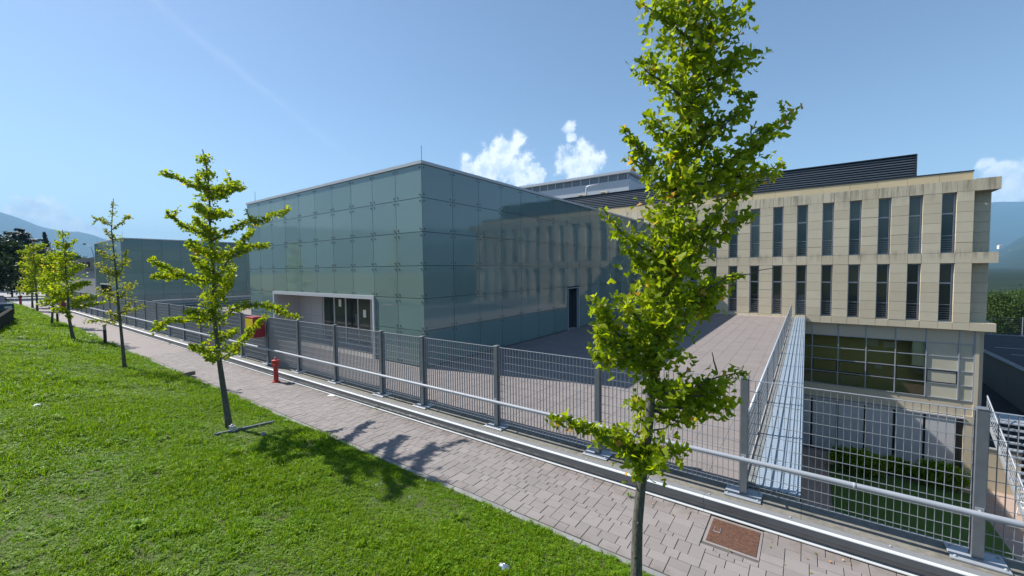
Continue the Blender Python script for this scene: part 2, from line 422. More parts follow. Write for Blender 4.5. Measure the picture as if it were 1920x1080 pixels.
def obj(name, me, parent=None, loc=None, rz=0.0):
    o = bpy.data.objects.new(name, me); col.objects.link(o)
    if parent is not None: o.parent = parent
    if loc is not None: o.location = loc
    if rz: o.rotation_euler = (0, 0, rz)
    return o
def tag(o, label=None, cat=None, group=None, kind=None):
    if label: o['label'] = label
    if cat: o['category'] = cat
    if group: o['group'] = group
    if kind: o['kind'] = kind
    return o
def thing(name, label, cat, loc=(0, 0, 0), group=None, rz=0.0):
    o = bpy.data.objects.new(name, None); o.empty_display_size = 0.2; col.objects.link(o)
    o.location = loc; o.rotation_euler = (0, 0, rz)
    return tag(o, label, cat, group)
def copy_tree(o, parent=None):
    c = o.copy(); col.objects.link(c); c.parent = parent
    for ch in list(o.children): copy_tree(ch, c)
    return c
def tri_mesh(name, V, T, mat, tint=None):
    """V (n,3), T (m,3) numpy; tint per vertex"""
    me = bpy.data.meshes.new(name)
    V = np.asarray(V, np.float32); T = np.asarray(T, np.int32)
    me.vertices.add(len(V)); me.vertices.foreach_set('co', V.ravel())
    me.loops.add(T.size); me.loops.foreach_set('vertex_index', T.ravel())
    me.polygons.add(len(T)); me.polygons.foreach_set('loop_start', np.arange(0, T.size, 3, dtype=np.int32))
    me.update(calc_edges=True); me.validate()
    if tint is not None:
        a = me.attributes.new('tint', 'FLOAT', 'POINT'); a.data.foreach_set('value', np.asarray(tint, np.float32))
    me.materials.append(M[mat]); return me
def rot_mats(n, tilt=1.0):
    """random orientations; leaf normal tends upwards when tilt is small"""
    yaw = rng.uniform(0, 2*np.pi, n); pit = rng.normal(0, tilt, n); rol = rng.normal(0, tilt, n)
    cy, sy, cp, sp, cr, sr = np.cos(yaw), np.sin(yaw), np.cos(pit), np.sin(pit), np.cos(rol), np.sin(rol)
    z, o = np.zeros(n), np.ones(n)
    Rz = np.stack([np.stack([cy, -sy, z], 1), np.stack([sy, cy, z], 1), np.stack([z, z, o], 1)], 1)
    Rx = np.stack([np.stack([o, z, z], 1), np.stack([z, cp, -sp], 1), np.stack([z, sp, cp], 1)], 1)
    Ry = np.stack([np.stack([cr, z, sr], 1), np.stack([z, o, z], 1), np.stack([-sr, z, cr], 1)], 1)
    return Rz @ Rx @ Ry
def scatter(T, F, C, S, RM):
    """copies of template T (k,3), tris F at centres C with sizes S and rotations RM"""
    n, k = len(C), len(T)
    V = np.einsum('nij,kj->nki', RM, T)*S[:, None, None] + C[:, None, :]
    Fa = F[None] + (np.arange(n)*k)[:, None, None]
    return V.reshape(-1, 3), Fa.reshape(-1, 3), np.repeat(rng.uniform(0, 1, n), k)

def fan_leaf(k, curl, seed):
    """ginkgo leaf: thin stalk and a notched fan"""
    r = random.Random(seed)
    pts = [(0, 0, 0)]
    for i in range(k):
        u = i/(k-1)*2-1
        y = 0.80 - 0.20*u*u - (0.20 if k > 5 and abs(u) < 0.2 else 0) + r.uniform(-0.035, 0.035)
        pts.append((u*0.66, y, curl*(u*u)*0.5 + r.uniform(-0.05, 0.05)))
    tri = [(0, i, i+1) for i in range(1, k)]
    b = len(pts); pts += [(-0.022, -0.45, -0.05), (0.022, -0.45, -0.05), (0.03, 0.05, 0)]
    tri += [(b, b+1, b+2)]
    return np.array(pts, float), np.array(tri)
LEAF_NEAR = fan_leaf(8, 0.35, 1); LEAF_MID = fan_leaf(5, 0.3, 2)
LEAF_FAR = (np.array([(0, -0.1, 0), (-0.62, 0.6, 0.15), (0, 0.72, 0), (0.62, 0.6, 0.15)]), np.array([(0, 2, 1), (0, 3, 2)]))
LEAF_OVAL = (np.array([(0, -0.7, 0), (-0.42, 0, 0.08), (0, 0.7, 0), (0.42, 0, 0.08)]), np.array([(0, 2, 1), (0, 3, 2)]))

# ================================================================== SETTING
def lawn_z(x, y):
    d = np.maximum(4.0-np.asarray(y, float), 0); d2 = np.minimum(d, 9.0)
    x = np.asarray(x, float)
    b = 0.022*np.sin(x*1.1+0.7*y)+0.018*np.sin(x*2.3-1.9*y+1.0)+0.012*np.sin(3.7*y+x*0.6)
    return -0.185 + 0.16*d2 + 0.013*d2*d2 + b*np.minimum(d/0.6, 1.0)

# one sheet of ground: upper level with the street, lower level behind the retaining walls
g = MB(); B = 16000.0; ZU, ZL = -0.46, -7.62
g.add([(-B,-B,ZU),(-0.2,-B,ZU),(B,-B,ZU),(-B,6.2,ZU),(-0.2,6.2,ZU),(B,6.2,ZU),(-0.2,6.2,ZL),(B,6.2,ZL),(-B,B,ZU),(-0.2,B,ZU),(-0.2,B,ZL),(B,B,ZL)],
      [(0,1,4,3),(1,2,5,4),(3,4,9,8),(4,5,7,6),(6,7,11,10),(4,6,10,9)])
tag(g.build('ground', 'terrain'), 'green and brown ground running out to the hills', kind='structure')

# hills: rings of terrain, heights from the skyline angles
def hills(name, label, D, depth, table, seed, rough):
    az = np.radians(np.arange(-180, 180.01, 0.35)); deg = np.degrees(az)
    el = np.interp(deg, [q[0] for q in table], [q[1] for q in table])
    r2 = np.random.default_rng(seed); n = len(az)
    def nz(freqs, amp):
        s = np.zeros(n)
        for f in freqs: s += np.sin(az*f + r2.uniform(0, 6.28))*amp/f**0.8
        return s
    rid = D*np.tan(np.radians(el)) + rough*nz([40, 73, 131, 220, 370], 14.0)
    rows = 16; V = []; Fc = []
    for k in range(rows):
        u = k/(rows-1); dist = D - depth*(1-u) if k < rows-1 else D
        spur = rough*nz([29+3*k, 61, 117, 190], 28.0)*math.sin(u*math.pi)
        h = ZL - 4 + (rid-ZL)*(u**1.15) + spur
        V.append(np.stack([np.sin(az)*(dist+spur*2), np.cos(az)*(dist+spur*2), h], 1))
    V.append(np.stack([np.sin(az)*(D+depth*0.4), np.cos(az)*(D+depth*0.4), np.full(n, ZL-30)], 1))
    V = np.concatenate(V)
    for k in range(rows):
        a = k*n + np.arange(n-1); Fc.append(np.stack([a, a+1, a+1+n], 1)); Fc.append(np.stack([a, a+1+n, a+n], 1))
    me = tri_mesh(name, V, np.concatenate(Fc), 'terrain')
    me.polygons.foreach_set('use_smooth', [True]*len(me.polygons))
    tag(obj(name, me), label, kind='structure')
hills('hills', 'far blue mountain ridge all round the valley', 8600, 3600,
      [(-180, 4), (-120, 5.6), (-95, 6.0), (-87.3, 5.55), (-86.4, 5.2), (-85, 4.45), (-83.6, 4.1), (-82.7, 4.15), (-81.8, 3.95), (-81.1, 3.6), (-78, 2.5), (-60, 1.5), (-30, 2.0), (0, 4.5), (10, 5.5), (13.9, 5.7), (15.5, 5.5), (25, 5.8), (60, 5.8), (120, 5), (180, 4)], 3, 0.6)
hills('hills', 'nearer wooded green hillside dotted with houses behind the building', 4300, 2300,
      [(-180, 0.0), (-20, -0.3), (8, -0.3), (12, 0.2), (14.0, 1.2), (14.4, 1.62), (15.5, 2.6), (19, 4.0), (30, 5.0), (60, 3), (100, 0), (180, 0.0)], 5, 0.8)

# lawn bank
xs = np.concatenate([np.arange(-110, -24, 2.0), np.arange(-24, 8.01, 0.35)])
ys = np.concatenate([np.arange(-60, -3, 3.0), np.arange(-3, 4.001, 0.25)]); ys[-1] = 3.985
GX, GY = np.meshgrid(xs, ys); GZ = lawn_z(GX, GY)
nx, ny = len(xs), len(ys)
V = np.stack([GX.ravel(), GY.ravel(), GZ.ravel()], 1)
a = (np.arange(ny-1)[:, None]*nx + np.arange(nx-1)[None]).ravel()
Tt = np.concatenate([np.stack([a, a+1, a+1+nx], 1), np.stack([a, a+1+nx, a+nx], 1)])
me = tri_mesh('lawn', V, Tt, 'lawn_soil'); me.polygons.foreach_set('use_smooth', [True]*len(me.polygons))
tag(obj('lawn', me), 'green lawn bank sloping down to the paved path', kind='structure')

# street at the far end of the path
s_ = MB().box(-230, -66, 4.0, 26, -0.44, -0.23)
tag(s_.build('road', 'street'), 'pale sunlit street at the far end of the path', kind='structure')

# ---- path: bed, pavers, kerb stones
ZP = -0.20
path = tag(MB().box(-20.0, 6.0, 4.09, 5.44, -0.40, ZP-0.011).build('path', 'mortar_dark'), 'mauve-grey block paved path between the lawn and the fence', kind='structure')
MB().box(-66, -20.0, 4.09, 5.44, -0.40, ZP-0.003).build('path_surface', 'path_far', path)
MOD = 0.0707; NXc = int(26.0/MOD); NYc = 19; PX0, PY0 = -20.0, 4.10
occ = np.zeros((NXc, NYc), bool)
mx0, mx1, my0, my1 = -0.905, -0.345, 4.84, 5.44
for i in range(NXc):
    for j in range(NYc):
        cx, cy = PX0+(i+0.5)*MOD, PY0+(j+0.5)*MOD
        if mx0 < cx < mx1 and my0 < cy < my1: occ[i, j] = True
prnd = random.Random(5); pieces = []
SZ = [(3,2),(2,2),(3,3),(2,3),(3,2),(3,3),(2,2),(3,3),(2,3),(3,2)]
for i in range(NXc):
    for j in range(NYc):
        if occ[i, j]: continue
        opts = SZ[:]; prnd.shuffle(opts); opts += [(2,1),(1,2),(1,1)]
        for (w, h) in opts:
            if i+w <= NXc and j+h <= NYc and not occ[i:i+w, j:j+h].any():
                occ[i:i+w, j:j+h] = True; pieces.append((PX0+i*MOD, PY0+j*MOD, w, h)); break
GAP, GAPY = 0.0025, 0.0015
pieces.sort(key=lambda q: -(q[2]*q[3])/((abs(q[0])+2)**2 + q[1]**2) if q[0] < 3.2 else 0)
pmesh = {}
for k, (x, y, w, h) in enumerate(pieces[:300]):
    if (w, h) not in pmesh:
        pmesh[(w, h)] = MB().bbox(GAP, w*MOD-GAP, GAPY, h*MOD-GAPY, -0.03, 0, 0.003).mesh('paver', 'paver')
    obj('paver', pmesh[(w, h)], path, (x, y, ZP+prnd.uniform(-0.0025, 0.0025)))
mb = MB(); tint = []
for (x, y, w, h) in pieces[300:]:
    dz = prnd.uniform(-0.0025, 0.0025); mb.bbox(x+GAP, x+w*MOD-GAP, y+GAPY, y+h*MOD-GAPY, ZP-0.03, ZP+dz, 0.003); tint += [prnd.random()]*12
o = mb.build('paver_field', 'paver', path); o['kind'] = 'stuff'
at = o.data.attributes.new('tint', 'FLOAT', 'POINT'); at.data.foreach_set('value', tint)
kmesh = MB().bbox(0.003, 0.997, 0, 0.085, -0.2, 0.004, 0.006).mesh('kerb_stone', 'kerb')
for i in range(72):
    if -66+i > 5: break
    obj('kerb_stone', kmesh, path, (-66+i, 4.0+prnd.uniform(-0.006, 0.002), ZP+prnd.uniform(-0.003, 0.004)))

# ---- terrace: bed and slabs
terr = tag(MB().box(-66, -0.62, 5.98, 28.3, -0.42, -0.005).build('terrace', 'mortar_pale'), 'pinkish grey paved terrace round the glass buildings', kind='structure')
TS = 0.40
tiles = []
ix = 0
x = -0.66
while x > -21.0:
    y = 6.02
    while y < 28.0:
        inside = (-20.9 < x-TS/2 < -9.0) and y+TS/2 > 8.1
        if not inside: tiles.append((x-TS, y))
        y += TS
    x -= TS
tiles.sort(key=lambda q: (0.81*q[1]-0.587*q[0]) if q[0] > -9.2 else 50-q[0])
tmesh = MB().bbox(0.003, TS-0.003, 0.003, TS-0.003, -0.018, 0, 0.002).mesh('slab', 'slab')
for (x, y) in tiles[:300]:
    obj('slab', tmesh, terr, (x, y, prnd.uniform(-0.0012, 0.0012)))
mb = MB(); tint = []
for (x, y) in tiles[300:]:
    mb.bbox(x+0.003, x+TS-0.003, y+0.003, y+TS-0.003, -0.018, prnd.uniform(-0.001, 0.001), 0.002); tint += [prnd.random()]*12
o = mb.build('slab_field', 'slab', terr); o['kind'] = 'stuff'
at = o.data.attributes.new('tint', 'FLOAT', 'POINT'); at.data.foreach_set('value', tint)
MB().box(-66, -21.0, 6.02, 28.0, -0.018, -0.001).build('paving', 'slab', terr)

# ---- sunken court and driveway on the right
ct = tag(MB().box(0.02, 9.5, 6.3, 30.5, -7.60, -7.50).build('courtyard', 'court_paving'), 'sunken paved courtyard behind the fence', kind='structure')
tag(MB().box(1.1, 6.15, 9.0, 26.6, -7.52, -7.455).build('lawn', 'court_grass'), 'sunken strip of shaded lawn in the courtyard', kind='structure')
dv = MB(); dv.add([(9.5, 12, -7.56), (11.5, 12, -7.56), (11.5, 64, -5.9), (6.9, 64, -5.9), (6.9, 30.6, -7.0), (9.5, 30.5, -7.0)], [(0, 1, 2, 3, 4, 5)])
tag(dv.build('road', 'asphalt'), 'dark asphalt driveway in shade beside the beige building', kind='structure')
cp = MB().box(11.86, 60, 12, 62, -7.5, -4.10)
tag(cp.build('road', 'asphalt'), 'dark raised asphalt car park above the retaining wall', kind='structure')
mk = MB()
for k in range(7):
    mk.box(13.0, 17.4, 30+k*3.6, 30.09+k*3.6, -4.10, -4.094)
mk.build('parking_line', 'white_metal', None)
tag(bpy.data.objects['parking_line'], 'pale painted bay lines on the car park', kind='structure')
w = thing('retaining_wall', 'dark concrete retaining wall with pale coping below the car park', 'wall', (11.5, 37, -7.5))
MB().box(0.0, 0.34, -25, 24, 0, 3.40).build('wall', 'grey_wall', w)
MB().box(-0.06, 0.40, -25, 24, 3.403, 3.50).build('coping', 'kerb', w)

# ---- retaining wall and metal coping on the terrace edge (runs away from the camera)
w = thing('parapet_wall', 'beige retaining wall with ribbed pale blue metal coping at the terrace edge', 'wall', (0, 6.0, 0))
MB().box(-0.50, -0.05, 0.12, 22.2, -7.5, -0.02).build('wall', 'plaster', w)
MB().box(-0.62, -0.505, 0.12, 22.2, -0.42, 0.02).build('edge_strip', 'kerb', w)
for k in range(11):
    MB().box(-0.50, -0.01, 0.10+k*2.01, 0.10+(k+1)*2.01-0.006, -0.016, 0.012).build('coping_sheet', 'coping_sheet', w)
rib = MB().prism([(0, 0), (0.012, 0), (0.010, 0.020), (0.002, 0.020)], 0, 22.1).mesh('rib', 'coping_sheet')
for k in range(5):
    o = obj('rib', rib, w, (-0.44+k*0.093, 0.1, 0.011), R(90)); o.location.x += 0.022
w = thing('court_wall', 'concrete retaining wall below the fence at the sunken court', 'wall', (4.5, 6.0, -7.5))
MB().box(-4.54, 5.5, -0.02, 0.20, 0, 7.05).build('wall', 'plaster', w)

# ================================================================== KERB WALL + FENCE
FY = 5.80
kw = thing('kerb_wall', 'low concrete kerb wall faced with grey metal flashing along the path', 'wall', (0, FY, 0))
cut = list(np.arange(-66, 7, 3.0))
for a_, b_ in zip(cut[:-1], cut[1:]):
    MB().box(a_+0.002, b_-0.002, -0.29, 0.17, -0.42, -0.006).build('concrete_cap', 'concrete', kw)
cut = list(np.arange(-66, 7, 2.5))
for a_, b_ in zip(cut[:-1], cut[1:]):
    f = MB().prism([(-0.23, -0.003), (-0.335, 0.002), (-0.365, -0.005), (-0.348, -0.095), (-0.29, -0.095), (-0.29, -0.006)], a_+0.0015, b_-0.0015).build('flashing', 'flash_metal', kw)
    MB().prism([(-0.335, 0.0045), (-0.368, -0.003), (-0.371, -0.012), (-0.366, -0.014), (-0.363, -0.007), (-0.335, 0.000)], a_+0.0015, b_-0.0015).build('edge_strip', 'flash_sunlit', f)
    MB().prism([(-0.345, -0.096), (-0.315, -0.175), (-0.292, -0.175), (-0.292, -0.096)], a_+0.0015, b_-0.0015).build('drip_band', 'flash_shaded', f)
    MB().prism([(-0.315, -0.1755), (-0.366, -0.178), (-0.366, -0.188), (-0.315, -0.188)], a_+0.0015, b_-0.0015).build('lip', 'flash_sunlit', f)
bolt = MB().lathe([(0.012, 0), (0.012, 0.006), (0.006, 0.010)], n=8).mesh('bolt', 'galv')
for k in range(12):
    obj('bolt', bolt, kw, (3.3-k*0.85, -0.255, 0.0005))

PH = 1.49
fence = thing('mesh_fence', 'long grey steel grating fence with round bumper rail beside the path', 'fence', (0, FY, 0))
postX = [5.42, 3.41, 1.40, -0.60, -2.58, -4.57, -6.56, -7.97, -9.92, -11.83, -13.74, -15.72, -17.7]
while postX[-1] > -64: postX.append(postX[-1]-1.98)
post_me = MB().box(-0.04, 0.04, -0.05, 0.05, 0.02, PH).mesh('post', 'post_paint')
cap_me = MB().bbox(-0.043, 0.043, -0.053, 0.053, PH+0.001, PH+0.010, 0.004).mesh('post_cap', 'post_paint')
pl = MB().bbox(-0.20, 0.20, -0.155, 0.115, 0.0, 0.018, 0.004)
plate_me = pl.mesh('base_plate', 'galv')
br = MB().tube([(0, -0.05, 0.50), (0, -0.13, 0.49), (0, -0.165, 0.505)], 0.011, 6).box(-0.03, 0.03, -0.056, -0.0505, 0.46, 0.53)
brk_me = br.mesh('bracket', 'galv')
pb = MB()
for sx in (-0.165, 0.165):
    for sy in (-0.12, 0.08): pb.lathe([(0.013, 0.0185), (0.013, 0.028), (0.007, 0.033)], (sx, sy, 0), 6)
bolts_me = pb.mesh('anchor_bolts', 'galv')
for X in postX:
    p = obj('post', post_me, fence, (X, 0, 0)); obj('post_cap', cap_me, p)
    b = obj('base_plate', plate_me, p)
    if X > -21: obj('anchor_bolts', bolts_me, b)['kind'] = 'stuff'
    obj('bracket', brk_me, p)
gmesh = {}
def grating(L, H0, H1, vp=0.062, hp=0.132):
    mb = MB(); n = int(round(L/vp)); d = L/n
    for i in range(n+1):
        x = min(max(i*d, 0.0015), L-0.0015); mb.box(x-0.0015, x+0.0015, -0.0125, 0.0125, H0, H1)
    k = int((H1-H0)/hp)
    for i in range(1, k+1):
        z = H1 - i*(H1-H0)/(k+0.4); mb.box(0.001, L-0.001, -0.0155, -0.0095, z-0.003, z+0.003)
    mb.box(-0.004, L+0.004, -0.014, 0.014, H1, H1+0.006); mb.box(-0.004, L+0.004, -0.014, 0.014, H0-0.006, H0)
    return mb.mesh('grating_panel', 'grating')
for a_, b_ in zip(postX[:-1], postX[1:]):
    L = round(a_-b_-0.10, 3)
    if L not in gmesh: gmesh[L] = grating(L, 0.085, 1.465)
    obj('grating_panel', gmesh[L], fence, (b_+0.05, 0.0, 0))
cuts = [6.0, 0.46, -5.5, -11.5, -13.2, -19.0]
while cuts[-1] > -60: cuts.append(cuts[-1]-6)
for a_, b_ in zip(cuts[:-1], cuts[1:]):
    r_ = MB().tube([(b_+0.002, -0.19, 0.52), (a_-0.002, -0.19, 0.52)], 0.030, 14, False).build('bumper_rail', 'rail_paint', fence, smooth=True)
for c_ in cuts[1:6]:
    MB().tube([(c_-0.015, -0.19, 0.52), (c_+0.015, -0.19, 0.52)], 0.0315, 14).build('rail_joint', 'rail_paint', fence, smooth=True)

# side fence along the coping
sf = thing('mesh_fence', 'low grey mesh fence running away along the terrace edge', 'fence', (-0.64, 5.95, 0))
sg = {}
for k in range(11):
    y0 = 0.10+k*2.0
    p = obj('post', MB().box(-0.02, 0.02, -0.02, 0.02, -0.02, 0.76).mesh('post', 'dark_metal') if k == 0 else sp_me, sf, (0, y0, 0))
    if k == 0: sp_me = p.data; gm = grating(1.94, 0.06, 0.72, 0.062, 0.11)
    obj('grating_panel', gm, sf, (0, y0+0.03, 0), R(90))
MB().tube([(0, 0.06, 0.775), (0, 22.1, 0.775)], 0.022, 10).build('top_rail', 'galv', sf, smooth=True)

# railing between the two glass blocks
rl = thing('railing', 'grey horizontal bar railing between the two glass buildings', 'railing', (-36, 8.0, 0))
for k in range(8):
    MB().box(-0.02, 0.02, k*1.7-0.02, k*1.7+0.02, -0.01, 1.0).build('post', 'post_paint', rl)
for k in range(6):
    MB().tube([(0, -0.05, 0.12+k*0.17), (0, 12.0, 0.12+k*0.17)], 0.014, 6).build('bar', 'galv', rl)
MB().tube([(0, -0.05, 1.02), (0, 12.0, 1.02)], 0.028, 8).build('top_rail', 'galv', rl)

# ================================================================== GLASS BUILDINGS
def glass_block(label, x0, x1, y0, y1, zr, colw, rowz, yw, entrance, door, bolts, loc):
    t = thing('glass_building', label, 'building', loc)
    ox, oy = loc[0], loc[1]
    def bx(name, mat, X0, X1, Y0, Y1, Z0, Z1, par=None):
        return MB().box(X0-ox, X1-ox, Y0-oy, Y1-oy, Z0, Z1).build(name, mat, par or t)
    z_t = rowz[-1]
    i0 = 0.11
    # core with the openings left free
    if entrance:
        e0, e1, ez = entrance; dep = 1.15
        bx('core', 'joint_dark', x0+i0, e0-0.02, y0+i0, y1-i0, 0, z_t)
        bx('core', 'joint_dark', e1+0.02, x1-i0-0.6, y0+i0, y1-i0, 0, z_t)
        bx('core', 'joint_dark', e0-0.02, e1+0.02, y0+i0, y1-i0, ez+0.06, z_t)
        bx('core', 'joint_dark', e0-0.02, e1+0.02, y0+dep+0.25, y1-i0, 0, ez+0.06)
    else:
        bx('core', 'joint_dark', x0+i0, x1-i0-0.6, y0+i0, y1-i0, 0, z_t)
    if door:
        d0, d1, dz = door
        bx('core', 'joint_dark', x1-i0-0.6, x1-i0, y0+i0, d0, 0, z_t)
        bx('core', 'joint_dark', x1-i0-0.6, x1-i0, d1, y1-i0, 0, z_t)
        bx('core', 'joint_dark', x1-i0-0.6, x1-i0, d0, d1, dz, z_t)
    else:
        bx('core', 'joint_dark', x1-i0-0.6, x1-i0, y0+i0, y1-i0, 0, z_t)
    # roof edge
    c = bx('roof_edge', 'white_metal', x0-0.04, x1+0.04, y0-0.04, y1+0.02, z_t+0.005, zr)
    bx('roof', 'grey_wall', x0+0.2, x1-0.2, y0+0.2, y1-0.2, zr-0.001, zr+0.02)
    MB().box(x0-ox, x0-ox+0.02, 0, y1-y0, 0, z_t).build('rear_wall', 'cube_glass', t)
    # panels
    cache = {}
    def panel(w, h):
        k = (round(w, 3), round(h, 3))
        if k not in cache:
            g = 0.007
            p = MB().box(g, w-g, 0, 0.016, g, h-g).mesh('glass_panel', 'cube_glass')
            b = MB()
            for px in (0.085, w-0.085):
                for pz in (0.09, h-0.09):
                    vs = [(px+0.022*math.cos(q*math.pi/4), -0.014, pz+0.022*math.sin(q*math.pi/4)) for q in range(8)]
                    ws = [(px+0.028*math.cos(q*math.pi/4), -0.0005, pz+0.028*math.sin(q*math.pi/4)) for q in range(8)]
                    b.add(vs+ws, [tuple(range(7, -1, -1))]+[(q, (q+1) % 8, 8+(q+1) % 8, 8+q) for q in range(8)])
            cache[k] = (p, b.mesh('glass_fittings', 'fitting'))
        return cache[k]
    n = int(round((x1-x0)/colw)); cw = (x1-x0)/n
    for i in range(n):
        for z0, z1 in zip(rowz[:-1], rowz[1:]):
            xa = x0+i*cw
            if entrance and xa+cw/2 > entrance[0] and xa+cw/2 < entrance[1] and z1 < entrance[2]+0.1: continue
            p, b = panel(cw, z1-z0)
            q = obj('glass_panel', p, t, (xa-ox, y0-oy, z0))
            if bolts: obj('glass_fittings', b, q)['kind'] = 'stuff'
    n = int(round((y1-y0)/yw)); cw = (y1-y0)/n
    for i in range(n):
        for z0, z1 in zip(rowz[:-1], rowz[1:]):
            ya = y0+i*cw
            if door and door[0] < ya+cw/2 < door[1] and z1 < door[2]+0.15: continue
            p, b = panel(cw, z1-z0)
            q = obj('glass_panel', p, t, (x1-ox, ya-oy, z0), R(90))
            if bolts: obj('glass_fittings', b, q)['kind'] = 'stuff'
    MB().tube([(x1-ox-0.15, 0.15, zr), (x1-ox-0.15, 0.15, zr+0.48)], 0.010, 5).build('lightning_rod', 'galv', t)
    MB().tube([(x0-ox+0.5, 0.15, zr), (x0-ox+0.5, 0.15, zr+0.48)], 0.010, 5).build('lightning_rod', 'galv', t)
    return t, bx
ROWZ = [0.03, 1.10, 2.06, 3.03, 4.02, 5.01, 5.965]
EX0, EX1, EZ = -18.46, -11.43, 2.06
G1, bx = glass_block('large blue-green frosted glass cube with recessed entrance by the fence', -20.82, -9.05, 8.08, 28.18, 6.06, 1.177, ROWZ, 1.256,
                     (EX0, EX1, EZ), (16.88, 18.12, 2.02), True, (-14.9, 8.08, 0))
# entrance: frame, panels and glazed doors
ent = bx('entrance_frame', 'white_metal', EX0-0.03, EX1+0.03, 8.03, 8.19, EZ-0.10, EZ+0.02)
def en(name, mat, *a):
    ox, oy = -14.9, 8.08
    return MB().box(a[0]-ox, a[1]-ox, a[2]-oy, a[3]-oy, a[4], a[5]).build(name, mat, ent)
en('jamb', 'white_metal', EX0-0.03, EX0+0.07, 8.03, 8.19, 0, EZ-0.102)
en('jamb', 'white_metal', EX1-0.07, EX1+0.03, 8.03, 8.19, 0, EZ-0.102)
bx('soffit', 'entry_panel', EX0, EX1, 8.192, 9.23, EZ-0.05, EZ+0.055)
bx('side_wall', 'entry_panel', EX0, EX0+0.05, 8.192, 9.23, 0, EZ-0.055)
bx('side_wall', 'entry_panel', EX1-0.05, EX1, 8.192, 9.23, 0, EZ-0.055)
for a_, b_ in ((EX0+0.055, -17.4), (-17.39, -16.5)):
    for z0, z1 in ((0.0, 1.0), (1.008, EZ-0.055)):
        bx('wall_panel', 'entry_panel', a_, b_, 9.10, 9.23, z0, z1)
bx('door_backing', 'black_paint', -16.49, EX1-0.055, 9.21, 9.235, 0, EZ-0.055)
dxs = np.linspace(-16.45, EX1-0.06, 7)
for k in range(6):
    d = bx('door', 'window_glass', dxs[k]+0.04, dxs[k+1]-0.04, 9.15, 9.17, 0.08, EZ-0.13)
    ox, oy = -14.9, 8.08
    f = MB()
    f.box(dxs[k]-0.03-ox, dxs[k]+0.045-ox, 1.04, 1.095, 0, EZ-0.06); f.box(dxs[k]+0.046-ox, dxs[k+1]-0.031-ox, 1.045, 1.095, EZ-0.13, EZ-0.061); f.box(dxs[k]+0.046-ox, dxs[k+1]-0.031-ox, 1.045, 1.095, 0, 0.08)
    f.build('door_frame', 'white_metal', d)
    if k in (1, 3, 4):
        cx = (dxs[k]+dxs[k+1])/2-ox; zc = 1.62 if k == 1 else 1.28
        MB().box(cx-0.10, cx+0.08, 1.062, 1.068, zc-0.15, zc+0.14).build('notice', 'white_paper', d)
    if k in (2, 4):
        MB().tube([(dxs[k+1]-0.10-ox, 1.03, 0.9), (dxs[k+1]-0.10-ox, 1.03, 1.25)], 0.012, 6).build('handle', 'galv', d)
# side door in the right hand face
sd_ = bx('side_door', 'dark_metal', -9.42, -9.38, 16.95, 18.05, 0.02, 1.96)
f = MB(); ox, oy = -14.9, 8.08
f.box(-9.16-ox, -9.02-ox, 16.915-oy, 16.945-oy, 0, 2.01); f.box(-9.16-ox, -9.02-ox, 18.055-oy, 18.085-oy, 0, 2.01); f.box(-9.16-ox, -9.02-ox, 16.946-oy, 18.054-oy, 1.965, 2.0)
f.build('door_frame', 'win_frame', sd_)

G2, bx2 = glass_block('more distant frosted glass cube behind the ginkgo trees', -54.9, -44.7, 8.08, 26.0, 5.80, 1.02, [0.03, 1.06, 2.0, 2.95, 3.9, 4.82, 5.72], 1.28,
                      (-53.0, -48.8, 2.0), None, False, (-49.8, 8.08, 0))
bx2('entrance_wall', 'entry_panel', -53.0, -48.8, 9.1, 9.22, 0, 2.0)
bx2('entrance_frame', 'white_metal', -53.03, -48.77, 8.04, 8.19, 1.93, 2.03)

# ================================================================== BEIGE BUILDING
BY = 28.20
bb = thing('beige_building', 'long beige stone office building with slit windows and dark rooftop louvres', 'building', (0, BY, 0))
PITCH_W, WW, W0 = 1.145, 0.49, -0.48
wx = [W0 + PITCH_W*k for k in range(-8, 6)]           # left edges of the windows
rows_lo = [0.14, 0.59, 1.07, 1.56, 2.03, 2.51, 2.98]
rows_hi = [3.47, 3.96, 4.44, 4.92, 5.40, 5.88, 6.35]
sc = {}
def stone(x0, x1, z0, z1, dep=0.36, mat='stone', y=0.0, name='stone_panel', dy=None):
    w, h = round(x1-x0, 3), round(z1-z0, 3); k = (w, h, dep, mat)
    if k not in sc:
        g = 0.005; sc[k] = MB().box(g, w-g, 0, dep, g, h-g).mesh(name, mat)
    return obj(name, sc[k], bb, (x0, y+(prnd.uniform(-0.004, 0.004) if dy is None else dy), z0))
XL, XR = -9.16, 6.30
piers = [(wx[k]+WW, wx[k+1]) for k in range(len(wx)-1)] + [(wx[-1]+WW, XR)]
for (a_, b_) in piers:
    for rr in (rows_lo, rows_hi):
        for z0, z1 in zip(rr[:-1], rr[1:]): stone(a_, b_, z0, z1)
    stone(a_, b_, 2.98, 3.47); stone(a_, b_, 6.35, 6.89); stone(a_, b_, -0.22, 0.14)
for x in wx:
    stone(x, x+WW, 2.98, 3.47); stone(x, x+WW, 6.35, 6.89, dy=0.0); stone(x, x+WW, -0.22, 0.14)
MB().box(-40, wx[0]-0.005, 0.02, 0.36, -0.22, 6.89).build('wall', 'stone', bb)
MB().box(-40, XR, 0.50, 0.62, -0.22, 6.85).build('core_wall', 'joint_dark', bb)
